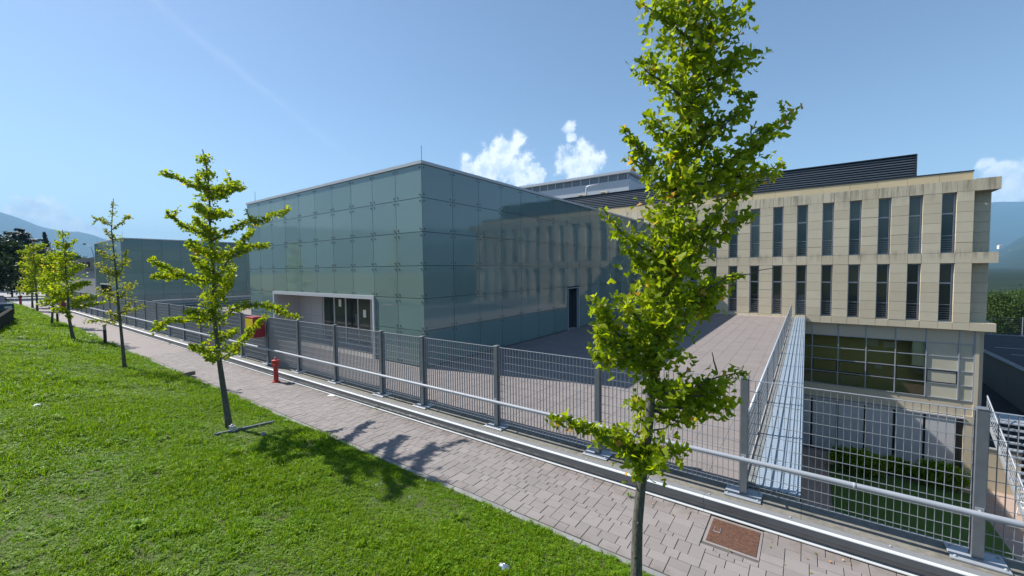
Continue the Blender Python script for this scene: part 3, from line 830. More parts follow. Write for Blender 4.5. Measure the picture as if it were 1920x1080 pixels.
# windows
def window(x, z0, z1, blind):
    h = z1-z0; zt = z0 + h*0.66
    fr = MB()
    y0, y1 = 0.21, 0.29
    fr.box(0, 0.045, y0, y1, 0, h); fr.box(WW-0.065, WW, y0, y1, 0, h)
    fr.box(0.0455, WW-0.0655, y0+0.004, y1, h-0.05, h-0.0005); fr.box(0.0455, WW-0.0655, y0+0.004, y1, 0.0005, 0.05)
    fr.box(0.0455, WW-0.0655, y0+0.002, y1, zt-z0-0.035, zt-z0+0.035)
    w = obj('window', fr.mesh('window', 'win_frame') if ('f', h) not in sc else sc[('f', h)], bb, (x, 0, z0)); sc[('f', h)] = w.data
    if ('p', h) not in sc:
        sc[('p', h)] = MB().box(0.046, WW-0.066, 0.25, 0.262, 0.052, zt-z0-0.036); sc[('p2', h)] = MB().box(0.046, WW-0.066, 0.25, 0.262, zt-z0+0.036, h-0.052)
        for k in ('p', 'p2'):
            src = sc[(k, h)]; sc[(k, h)] = (src.mesh('pane', 'window_glass'), src.mesh('pane', 'blind_glass'))
        r = MB()
        r.box(0.004, WW-0.004, 0.06, 0.075, 0.82, 0.838)
        for q in range(6): r.box(0.004, WW-0.004, 0.064, 0.072, 0.10+q*0.112, 0.108+q*0.112)
        sc[('r', h)] = r.mesh('railing', 'galv')
        sc[('s', h)] = MB().box(0.002, WW-0.002, -0.012, 0.208, -0.001, 0.022).mesh('sill', 'galv')
    obj('pane', sc[('p', h)][1 if blind else 0], w); obj('pane', sc[('p2', h)][1 if blind and random.random() < 0.8 else 0], w)
    obj('railing', sc[('r', h)], w)
for k, x in enumerate(wx):
    window(x, 0.14, 2.98, False); window(x, 3.47, 6.35, True)
# right hand bay between the three slab edges
for z0, z1, xe in ((6.35, 6.90, 7.12), (2.97, 3.48, 7.12), (-0.23, 0.15, 7.14)):
    MB().box(XR+0.006, xe, -0.01, 3.0, z0, z1).build('slab_edge', 'stone', bb)
for rr in (rows_lo, rows_hi):
    for z0, z1 in zip(rr[:-1], rr[1:]): stone(XR+0.01, 6.98, z0, z1, 0.2, y=0.62)
MB().box(6.55, 6.98, 0.83, 42, -7.4, 6.89).build('end_wall', 'plaster', bb)
MB().box(-40, 6.54, 0.63, 42, 6.80, 6.88).build('roof', 'grey_wall', bb)
# lighter parapet set back, dark cap
for k in range(20):
    stone(6.42-(k+1)*1.145, 6.42-k*1.145, 6.90, 7.38, 0.2, 'stone_light', y=0.80, name='parapet_panel')
MB().box(-17.0, 6.44, 0.78, 1.02, 7.382, 7.44).build('parapet_cap', 'dark_metal', bb)
# rooftop louvre screen
ls = MB().box(-26, 4.55, 1.93, 1.97, 7.46, 8.70).build('louvre_screen', 'black_paint', bb)
slat = MB().prism([(1.84, 0.0), (1.79, 0.012), (1.80, 0.070), (1.86, 0.088)], -26, 4.54).mesh('slat', 'louvre')
for k in range(9): obj('slat', slat, ls, (0, 0, 7.50+k*0.131))
MB().box(4.555, 4.60, 1.74, 2.0, 7.44, 8.74).build('end_post', 'dark_metal', ls)
MB().box(-26, 4.55, 1.76, 1.98, 8.702, 8.74).build('top_trim', 'dark_metal', ls)
# lower storeys: curtain wall, spandrel and rolled shutters
CY = 0.30
colx = [-0.80, 0.34, 1.49, 2.65, 3.80, 4.93, 6.06, 6.56]
rowc = [-3.68, -2.96, -2.27, -1.60, -0.93]
for a_, b_ in zip(colx[:-1], colx[1:]):
    MB().box(a_+0.022, b_-0.022, CY, CY+0.05, -0.925, -0.235).build('spandrel_panel', 'plaster', bb)
    for k, (z0, z1) in enumerate(zip(rowc[:-1], rowc[1:])):
        p = MB().box(a_+0.022, b_-0.022, CY+0.02, CY+0.03, z0+0.02, z1-0.02).build('pane', 'lit_glass' if a_ > 4.9 else 'clear_glass', bb)
        if k == 1 and 0.2 < a_ < 6:
            f = MB(); x0, x1 = a_+0.024, b_-0.024; za, zb = z0+0.022, z1-0.022
            for q in ((x0, x1, za, za+0.05), (x0, x1, zb-0.05, zb), (x0, x0+0.045, za+0.051, zb-0.051), (x1-0.045, x1, za+0.051, zb-0.051)):
                f.box(q[0], q[1], CY-0.005, CY+0.015, q[2], q[3])
            f.build('sash', 'black_paint', p)
for x in colx[1:]:
    MB().box(x-0.02, x+0.02, CY-0.03, CY+0.06, -3.70, -0.235).build('mullion', 'galv', bb)
for z in rowc:
    MB().box(-0.8, 6.56, CY-0.015, CY+0.045, z-0.018, z+0.018).build('transom', 'galv', bb)
MB().box(6.585, 6.72, CY-0.04, 0.82, -4.4, -0.232).build('corner_column', 'plaster', bb)
MB().box(-0.8, 6.72, CY+0.02, CY+0.3, -4.46, -3.70).build('spandrel_wall', 'plaster', bb)
MB().box(-0.8, 6.30, CY-0.09, CY+0.018, -4.56, -4.49).build('shutter_box', 'white_metal', bb)
for a_, b_ in zip([-0.8, 0.36, 1.50, 2.66, 3.81, 4.93], [0.36, 1.50, 2.66, 3.81, 4.93, 6.04]):
    MB().box(a_+0.07, b_-0.03, CY-0.02, CY+0.01, -7.42, -4.565).build('roller_shutter', 'white_panel', bb)
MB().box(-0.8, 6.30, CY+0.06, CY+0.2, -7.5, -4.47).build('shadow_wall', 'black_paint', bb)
MB().box(6.30, 6.72, CY-0.02, 0.82, -7.5, -4.402).build('corner_wall', 'plaster', bb)
# room behind the curtain wall
rm = MB().box(-0.8, 6.54, 1.5, 1.6, -4.4, -0.25).build('room_wall', 'room', bb)
MB().box(-0.8, 6.54, 0.62, 1.49, -4.45, -4.40).build('room_floor', 'room', bb)
MB().box(-0.8, 6.54, 0.62, 1.49, -0.30, -0.24).build('room_ceiling', 'white_panel', bb)
for (px, pz, pw, ph) in ((3.0, -1.35, 0.5, 0.35), (3.7, -1.38, 0.45, 0.3), (5.0, -1.5, 0.9, 0.4), (3.3, -2.6, 0.3, 0.3), (4.9, -2.65, 0.3, 0.35), (1.9, -3.4, 0.7, 0.5)):
    MB().box(px-pw/2, px+pw/2, 1.47, 1.49, pz-ph/2, pz+ph/2).build('notice', 'white_paper', bb)
for (a_, b_, z0) in ((4.97, 6.04, -3.6), (6.09, 6.54, -3.6), (4.45, 4.91, -2.2)):
    MB().box(a_, b_, CY+0.14, CY+0.16, z0, -0.96).build('roller_blind', 'white_paper', bb)
MB().box(-0.7, 2.5, 1.0, 1.45, -4.39, -3.2).build('cupboard', 'plaster', bb)

# taller building behind
wb = thing('back_building', 'tall pale grey industrial building with a strip of clerestory windows', 'building', (-38, 45, 0))
MB().box(-22, 21.7, 0, 20, -0.4, 12.94).build('wall', 'back_wall', wb)
MB().box(-22, 21.66, 0.12, 20, 12.945, 13.62).build('window_band', 'back_win', wb)
for k in range(37):
    x = 21.56-k*1.16
    MB().box(x-0.045, x+0.045, 0.02, 0.118, 12.945, 13.62).build('mullion', 'white_metal', wb)
    MB().box(x-1.115+0.002, x-0.047, 0.085, 0.112, 12.965, 13.60).build('window', 'back_win', wb)
MB().box(-22.3, 22.0, -0.35, 20.3, 13.625, 13.90).build('roof_edge', 'back_wall', wb)
# services on the beige roof
pp = thing('ventilation_pipe', 'bent pale ventilation pipe in front of the grey building', 'pipe', (-18.15, 38, 6.88))
MB().tube([(0, 0, 0), (0, 0, 4.15), (0.05, 0, 4.27), (0.2, 0, 4.32), (1.5, 0, 4.36)], 0.085, 10).build('pipe', 'white_metal', pp, smooth=True)
MB().lathe([(0.16, 0), (0.16, 0.04), (0.09, 0.05)], n=12).build('flange', 'galv', pp)
for (x, lab) in ((-18.7, 'left of the two roof air conditioner units, beside the bent pipe'), (-16.3, 'right of the two roof air conditioner units')):
    u = thing('air_conditioner', lab, 'air conditioner', (x, 38, 6.88), 'air conditioner units on the roof')
    MB().box(-0.36, 0.36, 0, 0.4, 0, 3.1).build('stand', 'grey_wall', u)
    c = MB().bbox(-0.4, 0.4, -0.02, 0.42, 3.103, 3.62, 0.03).build('casing', 'plaster', u)
    gr = MB()
    for q in range(5): gr.box(-0.3, 0.15, -0.032, -0.022, 3.2+q*0.08, 3.22+q*0.08)
    gr.build('fan_grille', 'dark_metal', c)

# ================================================================== COURT OBJECTS
st = thing('outdoor_stair', 'grey steel outdoor stair descending beside the beige building', 'staircase', (7.0, 28.3, -7.5))
N = 15
for k in range(N):
    y = 0.0-k*0.33; z = 3.15-k*0.205
    MB().box(0.03, 1.35, y-0.33, y-0.03, z-0.04, z).build('tread', 'tread', st)
for x in (0.0, 1.36):
    s_ = MB(); s_.add([(x, 0.1, 3.28), (x, 0.1, 3.0), (x, -N*0.33, -0.02), (x, -N*0.33, 0.25), (x+0.025, 0.1, 3.28), (x+0.025, 0.1, 3.0), (x+0.025, -N*0.33, -0.02), (x+0.025, -N*0.33, 0.25)],
                      [(0, 1, 2, 3), (7, 6, 5, 4), (0, 4, 5, 1), (1, 5, 6, 2), (2, 6, 7, 3), (3, 7, 4, 0)])
    s_.build('stringer', 'galv', st)
    h = MB().tube([(x+0.012, 0.1, 4.2), (x+0.012, -N*0.33, 1.15)], 0.03, 8).build('handrail', 'galv', st)
    pn = MB(); pn.add([(x+0.008, 0.05, 4.1), (x+0.008, 0.05, 3.35), (x+0.008, -N*0.33+0.05, 0.32), (x+0.008, -N*0.33+0.05, 1.05)], [(0, 1, 2, 3)])
    for k in range(6):
        y = 0.08-k*0.97; MB().box(x, x+0.024, y-0.02, y+0.02, 3.2+y*0.621, 4.2+y*0.621).build('rail_post', 'galv', st)
    for k in range(4):
        MB().tube([(x+0.012, 0.08, 3.40+k*0.19), (x+0.012, -N*0.33+0.02, 0.35+k*0.19)], 0.008, 5).build('rail_bar', 'galv', st)
MB().box(0.0, 1.4, 0.12, 1.6, 2.98, 3.15).build('landing', 'tread', st)
lw = thing('court_low_wall', 'pale low wall under the steel stair', 'wall', (7.4, 27.6, -7.5))
MB().box(-0.62, 0.5, 0, 0.2, 0, 1.9).build('wall', 'plaster', lw)
MB().box(-0.65, 0.53, -0.03, 0.23, 1.903, 1.96).build('coping', 'kerb', lw)
ch = thing('garden_chair', 'white plastic garden chair in the sunken court', 'chair', (7.55, 25.4, -7.5), rz=R(30))
MB().bbox(-0.22, 0.22, -0.22, 0.22, 0.41, 0.45, 0.01).build('seat', 'white_paper', ch)
MB().box(-0.22, 0.22, 0.20, 0.24, 0.455, 0.88).build('backrest', 'white_paper', ch)
for sx in (-0.2, 0.2):
    for sy in (-0.2, 0.2):
        MB().tube([(sx, sy, 0.41), (sx*1.15, sy*1.2, 0)], 0.02, 6).build('leg', 'white_paper', ch)
    MB().box(sx-0.025, sx+0.025, -0.2, 0.22, 0.62, 0.65).build('armrest', 'white_paper', ch)

def clump_crown(centers, radii, n_clump, n_leaf, size, mat, name, parent, loc, tmpl=LEAF_OVAL, shell=0.55, clump_r=0.28, tilt=0.9):
    Cs = []
    for c, r in zip(centers, radii):
        c = np.array(c, float); r = np.array(r, float)
        d = rng.normal(size=(n_clump, 3)); d /= np.linalg.norm(d, axis=1)[:, None]
        u = rng.uniform(shell, 1.0, n_clump)[:, None]
        cc = c + d*u*r
        k = rng.normal(size=(n_clump, n_leaf, 3))*clump_r*float(r.mean())
        Cs.append((cc[:, None, :]+k).reshape(-1, 3))
    C = np.concatenate(Cs)
    S = rng.uniform(0.7, 1.3, len(C))*size
    V, Fa, ti = scatter(tmpl[0], tmpl[1], C, S, rot_mats(len(C), tilt))
    o = obj(name, tri_mesh(name, V, Fa, mat, ti), parent, loc); o['kind'] = 'stuff'
    return o
for (x, y, rx, ry, h, lab) in ((2.2, 26.2, 1.1, 0.55, 1.25, 'left rounded hedge in front of the white shutters'), (5.2, 26.7, 1.0, 0.5, 1.2, 'right rounded hedge in front of the white shutters'), (3.7, 27.1, 0.9, 0.4, 0.8, 'middle low hedge between two rounder hedges')):
    hg = thing('hedge', lab, 'hedge', (x, y, -7.5), 'hedges in the sunken court')
    clump_crown([(0, 0, h*0.5)], [(rx, ry, h*0.5)], 300, 22, 0.08, 'grass', 'foliage', hg, None, clump_r=0.12)
    st_ = MB()
    for q in range(6): st_.tube([(rx*0.6*math.sin(q*2), ry*0.4*math.cos(q*2), -0.02), (rx*0.7*math.sin(q*2), ry*0.5*math.cos(q*2), h*0.6)], [0.025, 0.008], 5)
    st_.build('stems', 'bark_dark', hg)

# ================================================================== GINKGO TREES
def lawn_hit(px, py):
    d = ray(px, py); z = 0.3
    for _ in range(25):
        tt = (z-EYE)/d[2]; z = float(lawn_z(d[0]*tt, d[1]*tt))
    return d[0]*tt, d[1]*tt, z
def tube_path(pts, r0, r1, n=8):
    k = len(pts); return MB().tube(pts, [r0+(r1-r0)*(i/(k-1))**0.62 for i in range(k)], n)
def smooth_path(P, n):
    P = np.array(P, float); s = np.concatenate([[0], np.cumsum(np.linalg.norm(np.diff(P, axis=0), axis=1))])
    u = np.linspace(0, s[-1], n); return np.stack([np.interp(u, s, P[:, k]) for k in range(3)], 1)

def ginkgo(label, base_xy, trunk_px, trunk_r, branches, leaf_size, density, mat, tmpl, seed, near=False, group='ginkgo trees along the path', extra=0, side=0.0):
    """trunk and limbs follow the outline seen in the photo at the tree's own distance; limbs also reach towards and away from the viewer"""
    r = np.random.default_rng(seed)
    bx_, by_ = base_xy; bz = float(lawn_z(bx_, by_))
    dep0 = float(np.dot(np.array([bx_, by_, bz-EYE]), FWD))
    base = np.array([bx_, by_, bz])
    t = thing('ginkgo_tree', label, 'tree', tuple(base), group)
    T = np.array([at_depth(x, y, dep0) for x, y in trunk_px]); T = T - base; T[0] = (0, 0, -0.06)
    scale = dep0/F_PX
    wob = r.normal(0, 0.02, (len(T), 3))*np.array([1, 1, 0.2]); wob[0] = 0
    Tp = smooth_path(T+wob*(0.6 if near else 1), 22)
    MB_t = tube_path(Tp, trunk_r, trunk_r*0.14, 12)
    if near:
        for q in range(9):
            i = r.integers(1, 9); d = r.normal(size=3); d[2] = 0.4; d /= np.linalg.norm(d)
            MB_t.tube([Tp[i], Tp[i]+d*(trunk_r+0.015)], [0.012, 0.006], 6)
    MB_t.build('trunk', 'bark', t, smooth=True)
    leaves = []
    br_mb = MB()
    def clothe(path, rad, k):
        n = max(int(k), 3); u = r.uniform(0.12, 1.0, n)
        i = np.minimum((u*(len(path)-1)).astype(int), len(path)-2); f = u*(len(path)-1)-i
        p = path[i]*(1-f)[:, None] + path[i+1]*f[:, None]
        taper = np.clip(1.15-0.55*u, 0.3, 1.0)
        off = r.normal(size=(n, 3)); off /= np.linalg.norm(off, axis=1)[:, None]
        leaves.append(p + off*(r.uniform(0.25, 1.0, n)**0.7*rad*taper)[:, None])
    def limb(P, rad_m, bare=False, r0=None):
        L = float(np.sum(np.linalg.norm(np.diff(P, axis=0), axis=1)))
        path = smooth_path(P, 9); path[1:-1] += r.normal(0, 0.012*L, (7, 3))
        rr = 0.005 if bare else trunk_r*(0.21 if near else 0.26)
        br_mb.tube(path, [rr*(1-i/8)+0.0025 for i in range(9)], 6)
        if not bare:
            clothe(path, rad_m, density*L*(1+rad_m*4))
            for q in range(int(L*2.2)):          # side twigs
                i = r.integers(2, 8); d = r.normal(size=3); d[2] += 0.5; d /= np.linalg.norm(d)
                e = path[i] + d*r.uniform(0.08, 0.20)*min(1.6, 0.8+L)
                tw = smooth_path([path[i], e], 3); br_mb.tube(tw, [0.006, 0.004, 0.002], 4); clothe(tw, rad_m*0.5, density*0.10)
    for b in branches:
        pts, rad = b[0], b[1]; bare = len(b) > 2 and b[2]
        dd = r.uniform(-1, 1)*0.35; k = len(pts)
        if side: dd = (1.0 if pts[-1][0] > pts[0][0] else -0.6)*side*r.uniform(0.75, 1.15)/1.2
        P = np.array([at_depth(x, y, dep0*(1+dd*0.16*(i/(k-1))) if near else dep0+dd*1.2*(i/(k-1))) for i, (x, y) in enumerate(pts)]) - base
        limb(P, rad*scale, bare)
    # limbs reaching towards and away from the viewer along the whole stem
    vd = FWD*np.array([1, 1, 0]); vd /= np.linalg.norm(vd); sd2 = np.array([vd[1], -vd[0], 0])
    nfb = 14 if near else 9
    for q in range(nfb):
        s = 0.30+0.65*q/nfb; i = int(s*21); p0 = Tp[i]
        sg = 1 if q % 2 else -1; L = r.uniform(0.45, 0.85)*(1.25-s)*(0.62 if near else 1.25)
        e = p0 + vd*sg*L + sd2*r.uniform(-0.22, 0.22)*L + np.array([0, 0, r.uniform(0.1, 0.5)*L])
        limb(np.array([p0, (p0+e)/2+np.array([0, 0, -0.03]), e]), (22 if near else 9)*scale)
    for (x, y, rad, n) in (extra or []):
        c = at_depth(x, y, dep0) - base; d = r.normal(size=(n, 3)); d /= np.linalg.norm(d, axis=1)[:, None]
        n = int(n*2.3); d = np.repeat(d, 3, 0)[:n]; d = d+r.normal(0, 0.3, d.shape); leaves.append(c + d*(r.uniform(0, 1, n)**0.5)[:, None]*rad*scale)
    br_mb.build('branches', 'bark', t)
    C = np.concatenate(leaves); n = len(C)
    S = r.uniform(0.65, 1.2, n)*leaf_size
    RM = rot_mats(n, 1.15)
    if near:
        dist = np.linalg.norm(C+base-np.array([0, 0, EYE]), axis=1); order = np.argsort(dist - S*8); pick = order[:300]; rest = order[300:]
    else: pick, rest = [], np.arange(n)
    V, Fa, ti = scatter(tmpl[0], tmpl[1], C[rest], S[rest], RM[rest])
    cr = obj('crown', tri_mesh('crown', V, Fa, mat, ti), t); cr['kind'] = 'stuff'
    if near:
        lm = [tri_mesh('leaf', *fan_leaf(8, 0.2+0.2*q, 20+q), mat) for q in range(4)]
        for j, i in enumerate(pick):
            o = bpy.data.objects.new('leaf', lm[j % 4]); col.objects.link(o); o.parent = cr
            M4 = Matrix([[*(RM[i][a_]*S[i]), C[i][a_]] for a_ in range(3)] + [[0, 0, 0, 1]]); o.matrix_basis = M4
    return t

# nearest tree, in front of everything
tr1 = [(1193, 1130), (1197, 1000), (1204, 900), (1216, 800), (1222, 740), (1236, 650), (1250, 560), (1262, 470), (1275, 370), (1285, 280), (1292, 190), (1298, 100), (1306, 0), (1312, -90)]
b1 = [([(1292, 170), (1350, 140), (1425, 92)], 34), ([(1290, 190), (1240, 150), (1198, 118)], 34), ([(1298, 80), (1250, 40), (1205, 8)], 38), ([(1300, 90), (1350, 50), (1400, 10)], 40),
      ([(1305, 20), (1340, -20), (1370, -60)], 40), ([(1304, 30), (1270, -10), (1235, -50)], 40),
      ([(1284, 330), (1370, 300), (1440, 262), (1482, 208)], 32), ([(1282, 350), (1370, 335), (1440, 318), (1465, 300)], 34), ([(1286, 290), (1350, 240), (1395, 205)], 22), ([(1290, 250), (1370, 225), (1410, 178)], 9),
      ([(1280, 370), (1225, 320), (1178, 290)], 30), ([(1225, 310), (1190, 270), (1167, 242)], 6), ([(1286, 280), (1240, 240), (1205, 225)], 26),
      ([(1258, 530), (1320, 460), (1375, 420), (1418, 398)], 24), ([(1262, 480), (1330, 420), (1360, 380), (1400, 350)], 24), ([(1290, 560), (1370, 520), (1450, 503)], 3, True),
      ([(1262, 480), (1205, 465), (1152, 428)], 24), ([(1255, 540), (1200, 500), (1170, 470)], 26), ([(1250, 570), (1320, 540), (1385, 520)], 18), ([(1245, 620), (1305, 575), (1355, 548)], 22),
      ([(1238, 660), (1175, 650), (1118, 628)], 24), ([(1190, 650), (1140, 610), (1122, 562)], 22), ([(1236, 680), (1165, 680), (1108, 665)], 16), ([(1240, 640), (1190, 590), (1160, 560)], 30),
      ([(1226, 745), (1290, 735), (1350, 705), (1400, 700)], 22), ([(1226, 760), (1300, 765), (1372, 768)], 30), ([(1230, 730), (1290, 745), (1340, 735)], 34), ([(1226, 770), (1270, 790), (1300, 785)], 20), ([(1345, 700), (1340, 680), (1335, 660)], 2, True),
      ([(1212, 870), (1150, 825), (1090, 800), (1032, 790)], 18), ([(1210, 880), (1245, 850), (1282, 842)], 24), ([(1214, 850), (1180, 825), (1140, 815)], 34), ([(1205, 900), (1200, 880), (1192, 870)], 22),
      ([(1216, 810), (1250, 800), (1290, 780)], 3, True)]
ex1 = [(1300, 30, 84, 165), (1300, 120, 76, 150), (1290, 200, 60, 105), (1285, 280, 68, 140), (1275, 350, 72, 150), (1262, 430, 60, 125), (1253, 500, 64, 140), (1245, 570, 68, 150), (1234, 640, 56, 110), (1222, 700, 38, 55), (1205, 840, 52, 105), (1380, 310, 42, 55), (1320, 560, 36, 40), (1340, 735, 30, 26), (1290, 740, 40, 45), (1150, 650, 40, 50), (1130, 600, 28, 25)]
ginkgo('nearest and largest ginkgo tree, standing in front of the beige building', (-0.98, 2.87), tr1, 0.056, b1, 0.058, 135, 'ginkgo', LEAF_NEAR, 1, True, extra=ex1)
# second tree
tr2 = [(431, 806), (418, 740), (410, 680), (405, 640), (402, 580), (400, 520), (396, 450), (392, 380), (388, 320), (385, 280)]
b2 = [([(392, 352), (375, 351), (343, 340), (313, 323)], 8), ([(395, 372), (430, 358), (458, 350)], 10), ([(394, 360), (420, 350), (447, 343)], 7), ([(398, 400), (412, 402), (423, 401)], 7),
      ([(396, 445), (372, 437), (343, 423), (312, 398)], 8), ([(398, 452), (445, 422), (498, 412), (541, 391)], 11), ([(400, 520), (437, 482), (458, 453), (474, 430)], 10), ([(440, 480), (463, 463), (504, 461)], 8),
      ([(400, 532), (383, 528), (337, 515), (300, 501), (282, 484)], 10), ([(340, 516), (310, 518), (284, 517)], 8), ([(402, 540), (430, 520), (440, 500)], 10),
      ([(403, 600), (442, 577), (480, 566), (512, 577), (561, 594)], 10), ([(403, 602), (361, 597), (324, 600), (286, 619)], 8), ([(409, 676), (437, 658), (463, 629), (498, 592)], 9), ([(408, 676), (395, 670), (388, 672)], 6), ([(398, 480), (370, 465), (350, 458)], 12), ([(392, 400), (380, 390), (372, 393)], 10)]
ex2 = [(385, 300, 12, 45), (387, 330, 15, 60), (390, 365, 17, 80), (393, 400, 17, 90), (395, 440, 18, 100), (397, 480, 20, 110), (399, 520, 22, 130), (400, 560, 23, 130), (402, 595, 20, 90), (404, 630, 12, 25)]
ginkgo('second ginkgo tree, in the lawn with a metal bar at its foot', lawn_hit(431, 804)[:2], tr2, 0.066, b2, 0.056, 190, 'ginkgo', LEAF_MID, 2, extra=ex2, side=1.3)
tr3 = [(234, 692), (228, 620), (222, 560), (214, 490), (210, 430), (212, 372)]
b3 = [([(210, 425), (190, 412), (171, 405)], 2), ([(211, 430), (225, 420), (243, 404)], 3), ([(214, 490), (195, 480), (186, 470)], 6), ([(218, 520), (205, 510), (188, 508)], 6), ([(218, 520), (232, 495), (240, 470)], 5), ([(222, 560), (238, 545), (252, 536)], 6), ([(223, 570), (205, 560), (196, 552)], 6), ([(225, 590), (240, 575), (246, 560)], 6), ([(226, 600), (212, 590), (200, 585)], 5), ([(212, 450), (202, 440), (196, 430)], 4)]
ex3 = [(212, 385, 5, 12), (211, 400, 7, 14), (212, 440, 9, 16), (215, 480, 13, 26), (218, 520, 17, 34), (221, 555, 18, 34), (224, 590, 14, 22)]
ginkgo('slender sparse yellowish ginkgo tree, third from the camera', lawn_hit(234, 690)[:2], tr3, 0.055, b3, 0.056, 72, 'ginkgo_yellow', LEAF_MID, 3, extra=ex3)
tr4 = [(138, 638), (131, 595), (127, 550), (121, 480), (116, 430)]
b4 = [([(126, 545), (150, 535), (168, 530)], 7), ([(130, 575), (160, 562), (182, 556)], 6), ([(131, 580), (155, 574), (196, 567)], 5), ([(124, 520), (142, 505), (157, 498)], 8), ([(120, 470), (130, 458), (142, 450)], 5), ([(126, 550), (105, 540), (94, 534)], 8), ([(122, 500), (104, 490), (95, 480)], 7), ([(128, 560), (112, 560), (100, 566)], 5), ([(133, 598), (128, 590), (122, 584)], 5)]
ex4 = [(117, 440, 9, 30), (119, 465, 13, 50), (122, 495, 17, 80), (125, 525, 22, 110), (128, 550, 18, 60)]
ginkgo('dark leafy ginkgo tree, fourth from the camera', lawn_hit(138, 637)[:2], tr4, 0.075, b4, 0.095, 95, 'ginkgo', LEAF_FAR, 4, extra=ex4)
tr5 = [(97, 610), (98, 570), (97, 520), (97, 465)]
b5 = [([(97, 540), (85, 530), (76, 525)], 7), ([(97, 530), (108, 522), (116, 515)], 7), ([(97, 500), (86, 492), (80, 486)], 7), ([(97, 560), (108, 556), (118, 556)], 6), ([(98, 565), (86, 562), (76, 566)], 5), ([(97, 490), (108, 480), (114, 474)], 6)]
ex5 = [(97, 480, 11, 50), (97, 510, 15, 80), (97, 540, 17, 80), (98, 560, 12, 40)]
ginkgo('ginkgo tree fifth from the camera, beside a bollard light', lawn_hit(97, 609)[:2], tr5, 0.07, b5, 0.105, 85, 'ginkgo', LEAF_FAR, 5, extra=ex5)
tr6 = [(70, 583), (68, 550), (64, 500), (60, 452)]
b6 = [([(65, 510), (50, 500), (36, 492)], 6), ([(64, 500), (76, 492), (86, 486)], 6), ([(66, 530), (50, 528), (36, 530)], 5), ([(62, 475), (48, 474), (33, 472)], 5), ([(62, 470), (74, 462), (84, 460)], 5), ([(67, 545), (54, 542), (46, 544)], 4)]
ex6 = [(61, 465, 10, 50), (62, 490, 13, 70), (65, 520, 15, 80), (67, 542, 11, 40)]
ginkgo('far ginkgo tree near the end of the path', lawn_hit(70, 583)[:2], tr6, 0.09, b6, 0.12, 80, 'ginkgo', LEAF_FAR, 6, extra=ex6)
tr7 = [(61, 577), (60, 545), (57, 510), (54, 470)]
b7 = [([(58, 520), (48, 512), (40, 508)], 5), ([(58, 515), (66, 508), (72, 505)], 5), ([(59, 535), (50, 532), (42, 536)], 4)]
ex7 = [(55, 485, 9, 50), (57, 510, 12, 70), (59, 535, 10, 40)]
ginkgo('farthest ginkgo tree, half hidden behind the other ginkgos', lawn_hit(61, 577)[:2], tr7, 0.09, b7, 0.13, 75, 'ginkgo_yellow', LEAF_FAR, 7, extra=ex7)

# ================================================================== GRASS
def blade_tuft(n, h, w, spread, seed, clover=0):
    r = np.random.default_rng(seed); V, Fc, ti = [], [], []
    for i in range(n):
        x, y = r.normal(0, spread, 2); a = r.uniform(0, 6.28); l = h*r.uniform(0.5, 1.2); be = r.uniform(0.2, 0.9)*l
        d = np.array([math.cos(a), math.sin(a)]); s = np.array([-d[1], d[0]])*w*r.uniform(0.7, 1.3); o = len(V)
        m_ = np.array([x, y])+d*be*0.35; e = np.array([x, y])+d*be
        V += [(x-s[0], y-s[1], 0), (x+s[0], y+s[1], 0), (m_[0]-s[0]*0.8, m_[1]-s[1]*0.8, l*0.6), (m_[0]+s[0]*0.8, m_[1]+s[1]*0.8, l*0.6), (e[0], e[1], l*0.92)]
        Fc += [(o, o+1, o+3), (o, o+3, o+2), (o+2, o+3, o+4)]; ti += [r.uniform(0, 1)]*5
    for i in range(clover):
        x, y = r.normal(0, spread*1.2, 2); z = h*r.uniform(0.25, 0.6); tv = r.uniform(0, 1); a0 = r.uniform(0, 6.28)
        for k in range(3):
            a = a0+k*2.094; d = np.array([math.cos(a), math.sin(a)]); s = np.array([-d[1], d[0]]); q = w*3.9*r.uniform(0.7, 1.3); o = len(V)
            dz = r.uniform(-0.6, 0.8)*q
            c0 = np.array([x, y]); pts = [c0, c0+d*q*0.8+s*q*0.75, c0+d*q*1.5, c0+d*q*0.8-s*q*0.75]
            for j, p in enumerate(pts): V.append((p[0], p[1], z+(dz if j else 0)))
            Fc += [(o, o+1, o+2), (o, o+2, o+3)]; ti += [tv]*4
    return np.array(V), np.array(Fc), ti
def hidden_obj(name, data, mat):
    return bpy.data.objects.new(name, tri_mesh(name, data[0], data[1], mat, data[2]))
tufts = [hidden_obj('tuft_a', blade_tuft(13, 0.062, 0.0026, 0.022, 1), 'grass'), hidden_obj('tuft_b', blade_tuft(7, 0.045, 0.0024, 0.025, 2, 9), 'clover'),
         hidden_obj('tuft_c', blade_tuft(10, 0.075, 0.0026, 0.02, 3, 3), 'grass'), hidden_obj('tuft_d', blade_tuft(4, 0.035, 0.0026, 0.028, 4, 13), 'clover')]
pts = []
def patch(x0, x1, y0, y1, dens, sc):
    n = int((x1-x0)*(y1-y0)*dens); p = np.stack([rng.uniform(x0, x1, n), rng.uniform(y0, y1, n)], 1)
    pts.append(np.concatenate([p, np.full((n, 1), sc)], 1))
patch(-6.5, 1.6, -2.2, 4.0, 1100, 1.0); patch(-12, -6.5, -1.0, 4.0, 700, 1.25); patch(-22, -12, -0.5, 4.0, 320, 1.7); patch(-64, -22, 0.2, 4.05, 95, 2.6)
Pp = np.concatenate(pts); edge = rng.uniform(0, 1, len(Pp))
wave = 3.955+0.025*np.sin(Pp[:, 0]*3.1)+0.02*np.sin(Pp[:, 0]*7.7+1); keep = Pp[:, 1] < wave
bare = ((Pp[:, 0]+8.2)**2+(Pp[:, 1]-3.0)**2 < 0.45**2) & (edge < 0.55)
